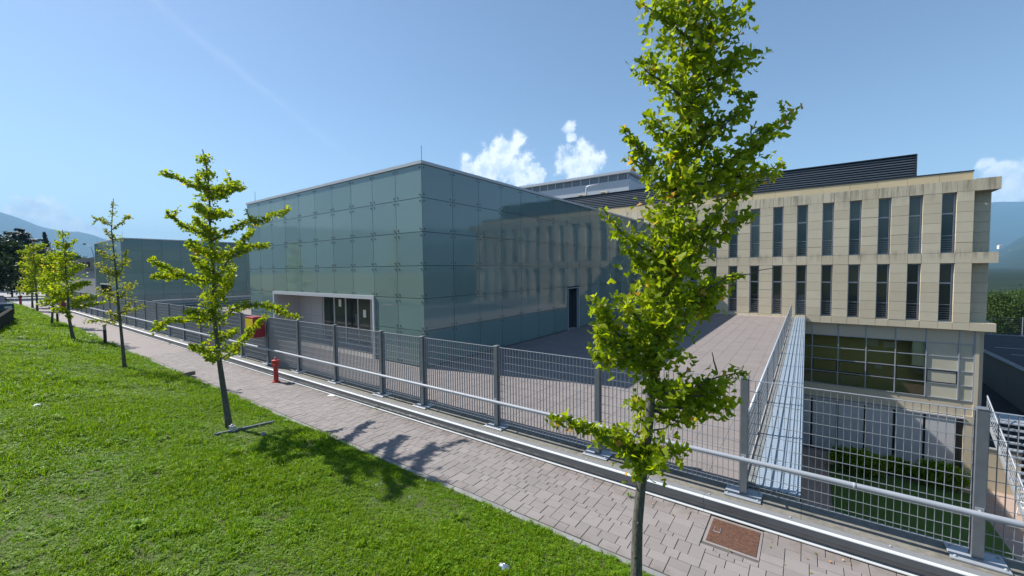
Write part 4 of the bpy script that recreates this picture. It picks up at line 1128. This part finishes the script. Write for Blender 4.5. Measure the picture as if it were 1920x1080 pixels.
thin = (np.sin(Pp[:, 0]*2.7+1.5*np.sin(Pp[:, 1]*2.2))*np.sin(Pp[:, 1]*3.3+Pp[:, 0]*0.8+2) > 0.72) & (rng.uniform(0, 1, len(Pp)) < 0.45)
Pp = Pp[keep & ~bare & ~thin]; n = len(Pp)
lush = 0.5+0.5*np.sin(Pp[:, 0]*0.9+1.3*np.sin(Pp[:, 1]*1.1))*np.cos(Pp[:, 1]*1.7+0.6*Pp[:, 0])
me = bpy.data.meshes.new('grass'); me.vertices.add(n)
me.vertices.foreach_set('co', np.stack([Pp[:, 0], Pp[:, 1], lawn_z(Pp[:, 0], Pp[:, 1])-0.004], 1).astype(np.float32).ravel())
at = me.attributes.new('scl', 'FLOAT', 'POINT'); at.data.foreach_set('value', (Pp[:, 2]*rng.uniform(0.55, 1.0, n)*(0.62+0.62*lush+0.35*(np.sin(Pp[:, 0]*5.1+2*np.sin(Pp[:, 1]*3.7))*np.sin(Pp[:, 1]*6.3+Pp[:, 0]*1.9) > 0.45))).astype(np.float32))
at = me.attributes.new('rot', 'FLOAT_VECTOR', 'POINT'); rv = np.stack([rng.normal(0, 0.15, n), rng.normal(0, 0.15, n), rng.uniform(0, 6.28, n)], 1).astype(np.float32); at.data.foreach_set('vector', rv.ravel())
pick = np.where(rng.uniform(0, 1, n) < 0.25+0.5*lush, rng.choice([1, 3], n), rng.choice([0, 2], n)).astype(np.int32)
at = me.attributes.new('pick', 'INT', 'POINT'); at.data.foreach_set('value', pick)
grass = tag(obj('grass', me), 'short bright green grass and clover covering the bank', 'grass', kind='stuff')
ng = bpy.data.node_groups.new('grass_scatter', 'GeometryNodeTree')
ng.interface.new_socket('Geometry', in_out='INPUT', socket_type='NodeSocketGeometry'); ng.interface.new_socket('Geometry', in_out='OUTPUT', socket_type='NodeSocketGeometry')
gi, go = ng.nodes.new('NodeGroupInput'), ng.nodes.new('NodeGroupOutput')
jn = ng.nodes.new('GeometryNodeJoinGeometry'); ip = ng.nodes.new('GeometryNodeInstanceOnPoints')
for tf in tufts:
    oi = ng.nodes.new('GeometryNodeObjectInfo'); oi.inputs['Object'].default_value = tf; oi.inputs['As Instance'].default_value = True
    ng.links.new(oi.outputs['Geometry'], jn.inputs[0])
def named(nm, ty):
    a_ = ng.nodes.new('GeometryNodeInputNamedAttribute'); a_.data_type = ty; a_.inputs['Name'].default_value = nm; return a_.outputs['Attribute']
ng.links.new(gi.outputs[0], ip.inputs['Points']); ng.links.new(jn.outputs[0], ip.inputs['Instance'])
ip.inputs['Pick Instance'].default_value = True
ng.links.new(named('pick', 'INT'), ip.inputs['Instance Index'])
ng.links.new(named('rot', 'FLOAT_VECTOR'), ip.inputs['Rotation']); ng.links.new(named('scl', 'FLOAT'), ip.inputs['Scale'])
ng.links.new(ip.outputs[0], go.inputs[0])
md = grass.modifiers.new('scatter', 'NODES'); md.node_group = ng

# weeds that stand out of the lawn, and dandelion clocks
def weed(label, x, y, n, h, w, mat, z=None, seed=0):
    r = np.random.default_rng(seed); V, Fc, ti = [], [], []
    for i in range(n):
        a = 6.28*i/n+r.uniform(-0.2, 0.2); d = np.array([math.cos(a), math.sin(a)]); s = np.array([-d[1], d[0]]); L = h*r.uniform(0.7, 1.2); o = len(V)
        for k, (u, zz, ww) in enumerate(((0.05, 0, 0.4), (0.35, 0.45, 1), (0.75, 0.62, 0.8), (1.1, 0.55, 0.05))):
            c = d*L*u*0.8
            V += [(c[0]-s[0]*w*ww, c[1]-s[1]*w*ww, L*zz), (c[0]+s[0]*w*ww, c[1]+s[1]*w*ww, L*zz)]
        for k in range(3): Fc += [(o+2*k, o+2*k+1, o+2*k+3), (o+2*k, o+2*k+3, o+2*k+2)]
        ti += [r.uniform(0.2, 0.9)]*8
    t = thing('weed', label, 'plant', (x, y, float(lawn_z(x, y)) if z is None else z))
    obj('leaves', tri_mesh('leaves', np.array(V), np.array(Fc), mat, ti), t)
x, y, z = lawn_hit(262, 990); weed('broad-leaved weed rosette alone in the lower left of the lawn', x, y, 14, 0.11, 0.011, 'clover', seed=3)
x, y, z = lawn_hit(858, 975); weed('tall grassy weed tuft in the lawn near the path edge', x, y, 22, 0.12, 0.005, 'grass', seed=4)
x, y, z = lawn_hit(88, 708); weed('dark low weed clump in the lawn on the far left', x, y, 16, 0.14, 0.02, 'mid_leaf', seed=5)
tt = (ZP-EYE)/ray(1182, 932)[2]; d = ray(1182, 932); weed('small spiky weed growing in the paving beside the nearest tree trunk', d[0]*tt-0.02, d[1]*tt, 18, 0.075, 0.004, 'grass', ZP, 6)
tt = (ZP-EYE)/ray(318, 645)[2]; d = ray(318, 645); weed('pale weed on the path by the kerb wall', d[0]*tt, d[1]*tt, 16, 0.12, 0.012, 'grass', ZP, 7)
tt = (ZP-EYE)/ray(706, 767)[2]; d = ray(706, 767); weed('tiny weed at the foot of the kerb wall', d[0]*tt, d[1]*tt-0.01, 12, 0.05, 0.006, 'grass', ZP, 8)
for (px, py, lab) in ((706, 914, 'left dandelion clock of the pair near the tree shadow'), (714, 910, 'right dandelion clock of the pair near the tree shadow'), (768, 938, 'lone dandelion clock just below the pair'), (798, 905, 'dandelion clock at the edge of the paved path')):
    x, y, z = lawn_hit(px, py+8)
    t = thing('dandelion_clock', lab, 'flower', (x, y, z), 'dandelion clocks')
    MB().tube([(0, 0, 0), (0.004, 0, 0.09)], 0.002, 4).build('stalk', 'mid_leaf', t)
    C = rng.normal(size=(70, 3)); C /= np.linalg.norm(C, axis=1)[:, None]; C = C*0.016+np.array([0.004, 0, 0.10])
    V, Fa, ti = scatter(LEAF_OVAL[0], LEAF_OVAL[1], C, np.full(70, 0.005), rot_mats(70, 1.5))
    obj('seed_head', tri_mesh('seed_head', V, Fa, 'white_paper', ti), t)

# ================================================================== SMALL OBJECTS
# near hydrant
def hydrant(label, loc, s=1.0, black_top=False):
    t = thing('fire_hydrant', label, 'hydrant', loc, 'red hydrants beside the path')
    MB().lathe([(0.10*s, 0), (0.10*s, 0.025*s), (0.062*s, 0.03*s), (0.060*s, 0.44*s), (0.075*s, 0.46*s)], n=18).build('barrel', 'red_paint', t, smooth=False)
    MB().lathe([(0.088*s, 0.461*s), (0.092*s, 0.50*s), (0.090*s, 0.58*s), (0.098*s, 0.60*s), (0.098*s, 0.625*s), (0.05*s, 0.64*s), (0.026*s, 0.645*s), (0.026*s, 0.69*s), (0.012*s, 0.70*s)], n=18).build('head', 'black_paint' if black_top else 'red_paint', t)
    for a in (-0.6, 2.6):
        d = np.array([math.cos(a), math.sin(a), 0])
        n = MB().tube([d*0.05*s+np.array([0, 0, 0.52*s]), d*0.125*s+np.array([0, 0, 0.50*s])], 0.036*s, 10).build('outlet', 'red_paint', t)
        MB().tube([d*0.126*s+np.array([0, 0, 0.50*s]), d*0.145*s+np.array([0, 0, 0.497*s])], 0.042*s, 8).build('outlet_cap', 'red_paint', n)
    MB().lathe([(0.008, 0.03*s), (0.008, 0.04*s)], (0.08*s, 0, 0), 6).build('bolt', 'galv', t)
    return t
hydrant('red pillar fire hydrant standing on the path close to the kerb wall', (-12.0, 5.22, ZP))
h2 = hydrant('distant red and black hydrant at the far end of the lawn', (-64.0, 3.95, -0.12), 1.5, True)
# red and yellow hose cabinet on the fence
hc = thing('hose_cabinet', 'red metal hose cabinet with yellow front hung on the fence', 'cabinet', (-13.74, 5.58, 0))
MB().bbox(-0.60, 0.0, -0.20, 0.125, 0.86, 1.50, 0.01).build('body', 'red_box', hc)
f_ = MB().box(-0.606, -0.6005, -0.165, 0.10, 0.90, 1.42).build('side_door', 'yellow_paint', hc)
f2 = MB().box(-0.565, -0.04, -0.206, -0.2005, 0.90, 1.44).build('front_door', 'yellow_paint', hc)
MB().box(-0.38, -0.29, -0.21, -0.2065, 1.08, 1.18).build('label_plate', 'white_paper', f2)
MB().box(-0.08, -0.06, -0.214, -0.2065, 1.12, 1.22).build('latch', 'galv', f2)
# far red box by the fence
rb = thing('red_cabinet', 'far small red cabinet standing against the fence', 'cabinet', (-50.0, 5.30, ZP))
MB().bbox(-0.45, 0.45, -0.14, 0.14, 0.02, 1.0, 0.02).build('body', 'red_box', rb)
MB().box(-0.40, 0.40, -0.150, -0.1405, 0.1, 0.92).build('door', 'red_paint', rb)
# bollard lights
for (x, y, lab) in ((-24.0, 3.70, 'nearer dark bollard light with clear top at the lawn edge'), (-37.4, 3.72, 'farther dark bollard light at the lawn edge by the fifth ginkgo')):
    t = thing('bollard_light', lab, 'bollard', (x, y, float(lawn_z(x, y))-0.02), 'bollard lights along the path')
    MB().lathe([(0.055, 0), (0.055, 0.66)], n=14).build('post', 'black_paint', t)
    MB().lathe([(0.050, 0.661), (0.050, 0.845)], n=14).build('lens', 'bollard_lens', t)
    MB().lathe([(0.060, 0.846), (0.060, 0.87), (0.02, 0.885)], n=14).build('cap', 'black_paint', t)
# manhole cover
mh = thing('manhole_cover', 'rusty square cast iron cover let into the paving', 'manhole cover', (-0.625, 5.14, ZP))
MB().box(-0.275, 0.275, -0.29, 0.285, -0.03, -0.002).build('frame', 'paver', mh)
cv = MB().box(-0.245, 0.245, -0.255, 0.235, -0.0015, 0.004).build('cover', 'rust', mh)
sm = MB()
for i in range(28):
    for j in range(28):
        x, y = -0.225+i*0.0167+(0.008 if j % 2 else 0), -0.237+j*0.0166
        if -0.21 < x < -0.125 and -0.05 < y < 0.14: continue
        sm.add([(x-0.0045, y-0.0045, 0.0042), (x+0.0045, y-0.0045, 0.0042), (x+0.0045, y+0.0045, 0.0042), (x-0.0045, y+0.0045, 0.0042), (x, y, 0.0085)], [(0, 1, 4), (1, 2, 4), (2, 3, 4), (3, 0, 4)])
sm.build('studs', 'rust', cv)['kind'] = 'stuff'
MB().box(-0.205, -0.13, -0.045, 0.135, 0.0042, 0.0058).build('name_plate', 'rust', cv)
MB().tube([(-0.20, -0.04, 0.008), (-0.20, 0.06, 0.008)], 0.003, 4).tube([(-0.135, -0.04, 0.008), (-0.135, 0.06, 0.008)], 0.003, 4).tube([(-0.20, -0.04, 0.008), (-0.135, -0.04, 0.008)], 0.003, 4).build('lifting_handle', 'galv', cv)
# steel bar lying at the foot of the second tree
xa, ya, za = lawn_hit(404, 818); xb, yb, zb = lawn_hit(516, 793)
L = math.hypot(xb-xa, yb-ya); bar = thing('steel_bar', 'fallen galvanised square steel bar lying at the foot of the second ginkgo', 'metal bar', (xa, ya, za+0.0), rz=math.atan2(yb-ya, xb-xa))
sl = math.atan2(zb-za, L); 
tb = MB().box(0, L, -0.028, 0.028, 0.0, 0.05); 
tb.v = [(v[0], v[1], v[2]+v[0]*math.tan(sl)) for v in tb.v]
tb.build('bar', 'post_paint', bar)
MB().box(0.27, 0.33, -0.05, 0.05, -0.02, 0.075).build('clamp', 'white_metal', bar)
MB().lathe([(0.02, 0.076), (0.02, 0.10), (0.012, 0.105)], (0.30, 0, 0), 8).build('bolt', 'galv', bar)
# loose kerb block
kb = thing('kerb_block', 'loose tilted concrete kerb block at the path edge', 'concrete block', (-14.9, 4.0, ZP-0.03), rz=R(12))
b_ = MB().bbox(-0.22, 0.22, -0.09, 0.10, 0, 0.12, 0.015); b_.v = [(v[0], v[1], v[2]+0.16*v[0]+0.05) for v in b_.v]
b_.build('block', 'concrete', kb)
# litter
def crumple(name, label, loc, r, mat, seed):
    rr = np.random.default_rng(seed); V = []; n, mm = 9, 14; Fc = []
    for i in range(n):
        th = math.pi*i/(n-1)
        for j in range(mm):
            a = 2*math.pi*j/mm; q = r*(1+rr.uniform(-0.38, 0.38))
            V.append((q*math.sin(th)*math.cos(a)*1.2, q*math.sin(th)*math.sin(a), q*math.cos(th)*0.7))
    for i in range(n-1):
        for j in range(mm):
            p, q2, s_, u = i*mm+j, i*mm+(j+1) % mm, (i+1)*mm+(j+1) % mm, (i+1)*mm+j; Fc += [(p, u, s_), (p, s_, q2)]
    t = thing(name, label, 'litter', loc); obj('wrap', tri_mesh('wrap', np.array(V), np.array(Fc), mat), t)
x, y, z = lawn_hit(945, 1070); crumple('foil_litter', 'crumpled silver foil lying in the grass at the bottom of the picture', (x, y, z+0.035), 0.040, 'foil', 1)
x, y, z = lawn_hit(172, 633); crumple('paper_litter', 'white paper scrap in the far grass near the bollard light', (x, y, z+0.04), 0.10, 'white_paper', 2)
x, y, z = lawn_hit(70, 764); crumple('paper_litter', 'white paper scrap in the grass at the left edge of the picture', (x, y, z+0.03), 0.045, 'white_paper', 3)
x, y, z = lawn_hit(494, 817); crumple('stone', 'small pale stone in the grass below the steel bar', (x, y, z+0.02), 0.045, 'kerb', 4)
for k, (px, py, lab) in enumerate(((536, 789, 'flat pale card scrap at the path edge beside the steel bar'), (622, 742, 'white paper scrap on the path left of the tree shadows'), (436, 681, 'thin white scrap on the path behind the second ginkgo'))):
    d = ray(px, py); tt = (ZP-EYE)/d[2]
    t = thing('paper_scrap', lab, 'litter', (d[0]*tt, d[1]*tt if k else d[1]*tt-0.02, (ZP if k else ZP+0.012)), rz=0.6*k)
    s_ = MB().add([(-0.10, -0.05, 0.012), (0.09, -0.06, 0.008), (0.10, 0.05, 0.02), (-0.08, 0.06, 0.010), (0, 0, 0.035), (-0.10, -0.05, 0.009), (0.09, -0.06, 0.005), (0.10, 0.05, 0.017), (-0.08, 0.06, 0.007)],
                  [(0, 1, 4), (1, 2, 4), (2, 3, 4), (3, 0, 4), (5, 8, 7, 6), (0, 5, 6, 1), (1, 6, 7, 2), (2, 7, 8, 3), (3, 8, 5, 0)])
    s_.build('sheet', 'white_paper', t)
# fallen leaves on the paving
fl = [(1352, 895, 'yellow'), (1346, 986, 'y'), (1369, 1032, 'y'), (1448, 1018, 'b'), (1447, 1028, 'y'), (1472, 1059, 'y'), (1512, 1049, 'b'), (1527, 1038, 'y'), (1560, 1056, 'b'), (1581, 1053, 'b'), (1592, 1058, 'y'), (1518, 1074, 'y'), (1263, 967, 'y'), (1292, 963, 'y'), (1224, 947, 'b'), (1090, 897, 'y'), (1113, 915, 'b'), (1146, 936, 'b'), (1019, 872, 'b'), (1404, 931, 'b')]
lm2 = [tri_mesh('leaf', *fan_leaf(7, 0.9, 40), 'dead_leaf'), tri_mesh('leaf', *fan_leaf(7, 0.7, 41), 'ginkgo_yellow')]
for k, (px, py, kind) in enumerate(fl):
    d = ray(px, py); tt = (ZP-EYE)/d[2]; X, Y = d[0]*tt, d[1]*tt
    zz = ZP+0.008
    if Y > 5.42: continue
    o = tag(obj('fallen_leaf', lm2[0 if kind == 'b' else 1], None, (X, Y, zz)), 'small dry fallen leaf lying on the block paving', 'leaf', 'fallen leaves on the path')
    o.rotation_euler = (prnd.uniform(-0.2, 0.2), prnd.uniform(-0.2, 0.2), prnd.uniform(0, 6.2)); q = prnd.uniform(0.018, 0.028); o.scale = (q, q, q)

# ================================================================== LEFT BACKGROUND
pw = thing('parking_wall', 'dark mossy low wall of the parking bay at the left edge', 'wall', (-36, 1.95, 0), rz=math.atan2(-0.80, 7.1))
MB().box(0, 24, -0.14, 0, -0.6, 0.98).build('wall', 'wall_dark', pw)
MB().box(-0.03, 24, -0.16, 0.02, 0.983, 1.02).build('coping', 'wall_dark', pw)
# parked car above the wall
car = thing('parked_car', 'dark blue parked car cut off by the left edge', 'car', (-40.4, 1.05, 0.22), rz=R(6))
prof = [(-2.1, 0.35), (-2.12, 0.75), (-1.85, 0.92), (-1.15, 0.98), (-0.55, 1.38), (0.75, 1.42), (1.45, 1.02), (2.0, 0.95), (2.1, 0.6), (2.05, 0.33)]
n = len(prof); cb_ = MB()
cb_.add([(x, -0.86 if z < 1.0 else -0.68, z) for x, z in prof]+[(x, 0.86 if z < 1.0 else 0.68, z) for x, z in prof],
        [(i, (i+1) % n, n+(i+1) % n, n+i) for i in range(n)]+[tuple(range(n-1, -1, -1)), tuple(range(n, 2*n))])
cb_.build('body', 'car_paint', car)
for s in (-1, 1):
    MB().add([(-1.0, s*0.862, 1.0), (-0.52, s*0.715, 1.32), (0.7, s*0.715, 1.36), (1.25, s*0.862, 1.02)], [(0, 1, 2, 3)]).build('side_window', 'car_glass', car)
    for x in (-1.3, 1.3):
        w_ = MB().tube([(x, s*0.70, 0.31), (x, s*0.885, 0.31)], 0.31, 20).build('wheel', 'tyre', car)
        MB().tube([(x, s*0.886, 0.31), (x, s*0.895, 0.31)], 0.19, 14).build('rim', 'galv', w_)
    MB().box(2.04, 2.11, s*0.62-0.14, s*0.62+0.14, 0.68, 0.82).build('headlight', 'white_metal', car)
# far low building with dark upper storey
fb = thing('far_building', 'distant grey building with black upper storey beyond the second cube', 'building', (-92, 12, -0.3))
MB().box(-14, 12, 0, 14, 0, 3.85).build('wall', 'grey_wall', fb)
up = MB().box(-10, 12.4, -0.3, 14, 3.86, 5.55).build('upper_storey', 'black_paint', fb)
for k in range(5): MB().box(-8+k*3.6, -5.6+k*3.6, -0.33, -0.302, 4.2, 5.0).build('window', 'window_glass', up)
# street lamps
for (px, py, dep, hgt, lab) in ((175, 463, 46, 0, 'curved street lamp beyond the second glass cube'),):
    p0 = at_depth(177, 478, dep)
    t = thing('street_lamp', lab, 'street lamp', (p0[0], p0[1], -0.25))
    ht = at_depth(160, 458, dep)[2]+0.25
    e = at_depth(158, 459, dep)
    MB().tube([(0, 0, 0), (0, 0, ht*0.75), ((e[0]-p0[0])*0.3, (e[1]-p0[1])*0.3, ht*0.96), (e[0]-p0[0], e[1]-p0[1], ht)], [0.06, 0.05, 0.035, 0.03], 8).build('pole', 'galv', t)
    MB().bbox(e[0]-p0[0]-0.25, e[0]-p0[0]+0.25, e[1]-p0[1]-0.1, e[1]-p0[1]+0.1, ht-0.03, ht+0.09, 0.02).build('lamp_head', 'dark_metal', t)
for k, (px, lab) in enumerate(((30, 'left of the two thin poles at the far street'), (36, 'right of the two thin poles at the far street'))):
    p0 = at_depth(px, 545, 62)
    t = thing('pole', lab, 'pole', (p0[0], p0[1], -0.25), 'thin poles at the far street')
    MB().lathe([(0.06, 0), (0.05, 3.2)], n=8).build('post', 'galv', t)
    MB().lathe([(0.12, 3.21), (0.12, 3.5), (0.03, 3.55)], n=8).build('top', 'white_metal', t)

def big_tree(name, label, base, height, trunk_h, blobs, n_clump, n_leaf, size, mat, cr=0.3, shell=0.45, group=None, tilt=0.9, trunk_r=None):
    t = thing(name, label, 'tree', tuple(base), group)
    tr_ = trunk_r or height*0.022
    b = MB().tube([(0, 0, -0.3), (0.05*height*0.1, 0, trunk_h*0.5), (0, 0, trunk_h), (0, 0, height*0.9)], [tr_*1.3, tr_, tr_*0.8, tr_*0.15], 9)
    for c, r_ in blobs:
        z0 = min(max(c[2]-r_[2]*0.6, trunk_h*0.7), height*0.85)
        b.tube([(0, 0, z0-0.4), (c[0]*0.5, c[1]*0.5, (z0+c[2])/2), (c[0], c[1], c[2])], [tr_*0.5, tr_*0.3, tr_*0.1], 6)
    b.build('trunk', 'bark_dark', t)
    clump_crown([q[0] for q in blobs], [q[1] for q in blobs], n_clump, n_leaf, size, mat, 'crown', t, None, shell=shell, clump_r=cr, tilt=tilt)
    return t
def ground_pt(px, dep, z):
    p = at_depth(px, 540, dep); return np.array([p[0], p[1], z])
def rblobs(n, w, h0, h1, s, seed):
    r = np.random.default_rng(seed); out = []
    for k in range(n):
        u = (k+0.5)/n; z = h0+(h1-h0)*u; q = w*math.sin(math.pi*(0.15+0.8*u))**0.7
        a = r.uniform(0, 6.28); out.append(((q*0.55*math.cos(a), q*0.55*math.sin(a), z), (q*s*r.uniform(0.75, 1.1), q*s*r.uniform(0.75, 1.1), (h1-h0)/n*0.9)))
    return out
def tree_at(px, dep, top_py, zg, *a, **k):
    b = ground_pt(px, dep, zg); h = at_depth(px, top_py, dep)[2]-zg; return b, h
GR = 'dark trees at the end of the street'
for (px, dep, top, w, lab, mat, sd0) in ((-8, 52, 455, 3.6, 'dark round tree at the left edge behind the parked car', 'dark_leaf', 1), (22, 58, 500, 2.8, 'lower dark tree between the car and the ginkgo row', 'dark_leaf', 2), (4, 78, 440, 5.0, 'tall dark tree rising left of the cedar', 'cedar_leaf', 3),
                                         (70, 112, 482, 6.0, 'broad dark tree under the cedar', 'dark_leaf', 4), (108, 100, 488, 4.6, 'dark tree behind the fourth ginkgo', 'dark_leaf', 5), (140, 110, 474, 4.0, 'mid green tree left of the far grey building', 'mid_leaf', 6), (152, 128, 480, 3.8, 'green tree behind the far grey building', 'dark_leaf', 7), (30, 95, 470, 5.0, 'dark tree directly beneath the cedar crown', 'dark_leaf', 8)):
    b, h = tree_at(px, dep, top, -0.4)
    big_tree('broadleaf_tree', lab, b, h, h*0.25, rblobs(7, w, h*0.28, h*0.95, 0.75, sd0), 60, 14, 0.03*h+0.08, mat, group=GR)
# cedar with flat tiers
b = ground_pt(44, 105, -0.4); h = at_depth(44, 430, 105)[2]+0.4
r3 = np.random.default_rng(8); tiers = []
for k in range(9):
    u = k/8; z = h*(0.52+0.46*u); wd = (5.4*(1-u)**0.7+1.2)
    for q in range(3):
        a = r3.uniform(0, 6.28); tiers.append(((wd*0.62*math.cos(a), wd*0.62*math.sin(a), z+r3.uniform(-0.3, 0.3)), (wd*0.55, wd*0.55, 0.28)))
    tiers.append(((0, 0, z), (wd*0.4, wd*0.4, 0.25)))
big_tree('cedar_tree', 'tall dark cedar with flat layered crown on the left skyline', b, h, h*0.5, tiers, 36, 10, 0.34, 'cedar_leaf', cr=0.16, shell=0.1, tilt=0.35, trunk_r=0.38)
b = ground_pt(90, 118, -0.4); h = at_depth(90, 441, 118)[2]+0.4
cone = [((0, 0, h*(0.25+0.74*k/7)), (2.9*(1-k/7.6), 2.9*(1-k/7.6), h*0.07)) for k in range(8)]
big_tree('conifer_tree', 'small dark pointed conifer right of the cedar', b, h, h*0.2, cone, 50, 12, 0.32, 'cedar_leaf', cr=0.2, shell=0.2)
# trees and wire fence on the right
for (px, dep, top, w, lab, sd0) in ((1878, 58, 549, 4.4, 'bushy green tree right against the beige building corner', 21), (1915, 60, 546, 5.0, 'bushy green tree at the right edge behind the wire fence', 22), (1955, 62, 550, 5.0, 'bushy green tree just at the right frame edge', 23), (1850, 66, 560, 4.5, 'green tree mostly hidden behind the building corner', 24)):
    b = ground_pt(px, dep, -6.5); h = at_depth(px, top, dep)[2]+6.5
    big_tree('broadleaf_tree', lab, b, h, h*0.2, rblobs(8, w, h*0.12, h*0.92, 0.8, sd0), 90, 16, 0.17, 'mid_leaf', group='trees beyond the car park')
wf = thing('wire_fence', 'thin wire mesh fence on the far side of the car park', 'fence', (13, 60.5, -4.1))
for k in range(12):
    MB().box(k*2.0-0.025, k*2.0+0.025, -0.025, 0.025, 0, 1.9).build('post', 'galv', wf)
for k in range(10): MB().box(0, 22, -0.003, 0.003, 0.1+k*0.19, 0.106+k*0.19).build('wire', 'galv', wf)
MB().box(-1, 23, -0.15, 0.15, -0.2, 0.08).build('footing', 'kerb', wf)
# houses on the hillside
for k in range(16):
    px = [1878, 1892, 1874, 1884, 1898, 1906, 1915, 1886, 1871, 1875, 1900, 1912, 1880, 1895, 1908, 1918][k]; py = [511, 514, 537, 534, 537, 492, 493, 478, 480, 460, 537, 527, 484, 470, 492, 494][k]
    D = 2600+900*((545-py)/80)
    d = ray(px, py); p0 = np.array([0, 0, EYE])+d/np.linalg.norm(d[:2])*D
    hs = thing('house', 'tiny pale house with reddish roof on the distant right-hand hillside', 'house', tuple(p0-np.array([0, 0, 6])), 'houses on the hillside', rz=prnd.uniform(0, 3))
    a_, c_ = prnd.uniform(7, 12), prnd.uniform(5, 8)
    MB().box(-a_, a_, -c_, c_, -14, 7).build('wall', 'house_wall', hs)
    MB().add([(-a_-1, -c_-1, 7.05), (a_+1, -c_-1, 7.05), (a_+1, c_+1, 7.05), (-a_-1, c_+1, 7.05), (-a_, 0, 11), (a_, 0, 11)], [(0, 3, 2, 1), (0, 1, 5, 4), (2, 3, 4, 5), (1, 2, 5), (3, 0, 4)]).build('roof', 'house_roof', hs)

# ================================================================== HAZE
t = bpy.data.materials.new('haze_air'); t.use_nodes = True
nn = t.node_tree.nodes; nn.clear()
ho = nn.new('ShaderNodeOutputMaterial'); hv = nn.new('ShaderNodeVolumePrincipled')
hv.inputs['Color'].default_value = (0.34, 0.66, 1.0, 1); hv.inputs['Density'].default_value = 1.35e-4; hv.inputs['Anisotropy'].default_value = 0.0
t.node_tree.links.new(hv.outputs[0], ho.inputs['Volume']); M['haze_air'] = t
hz = MB().box(-13000, 13000, -13000, 13000, -60, 1010).build('haze', 'haze_air')
tag(hz, 'pale blue haze filling the valley air', kind='stuff')
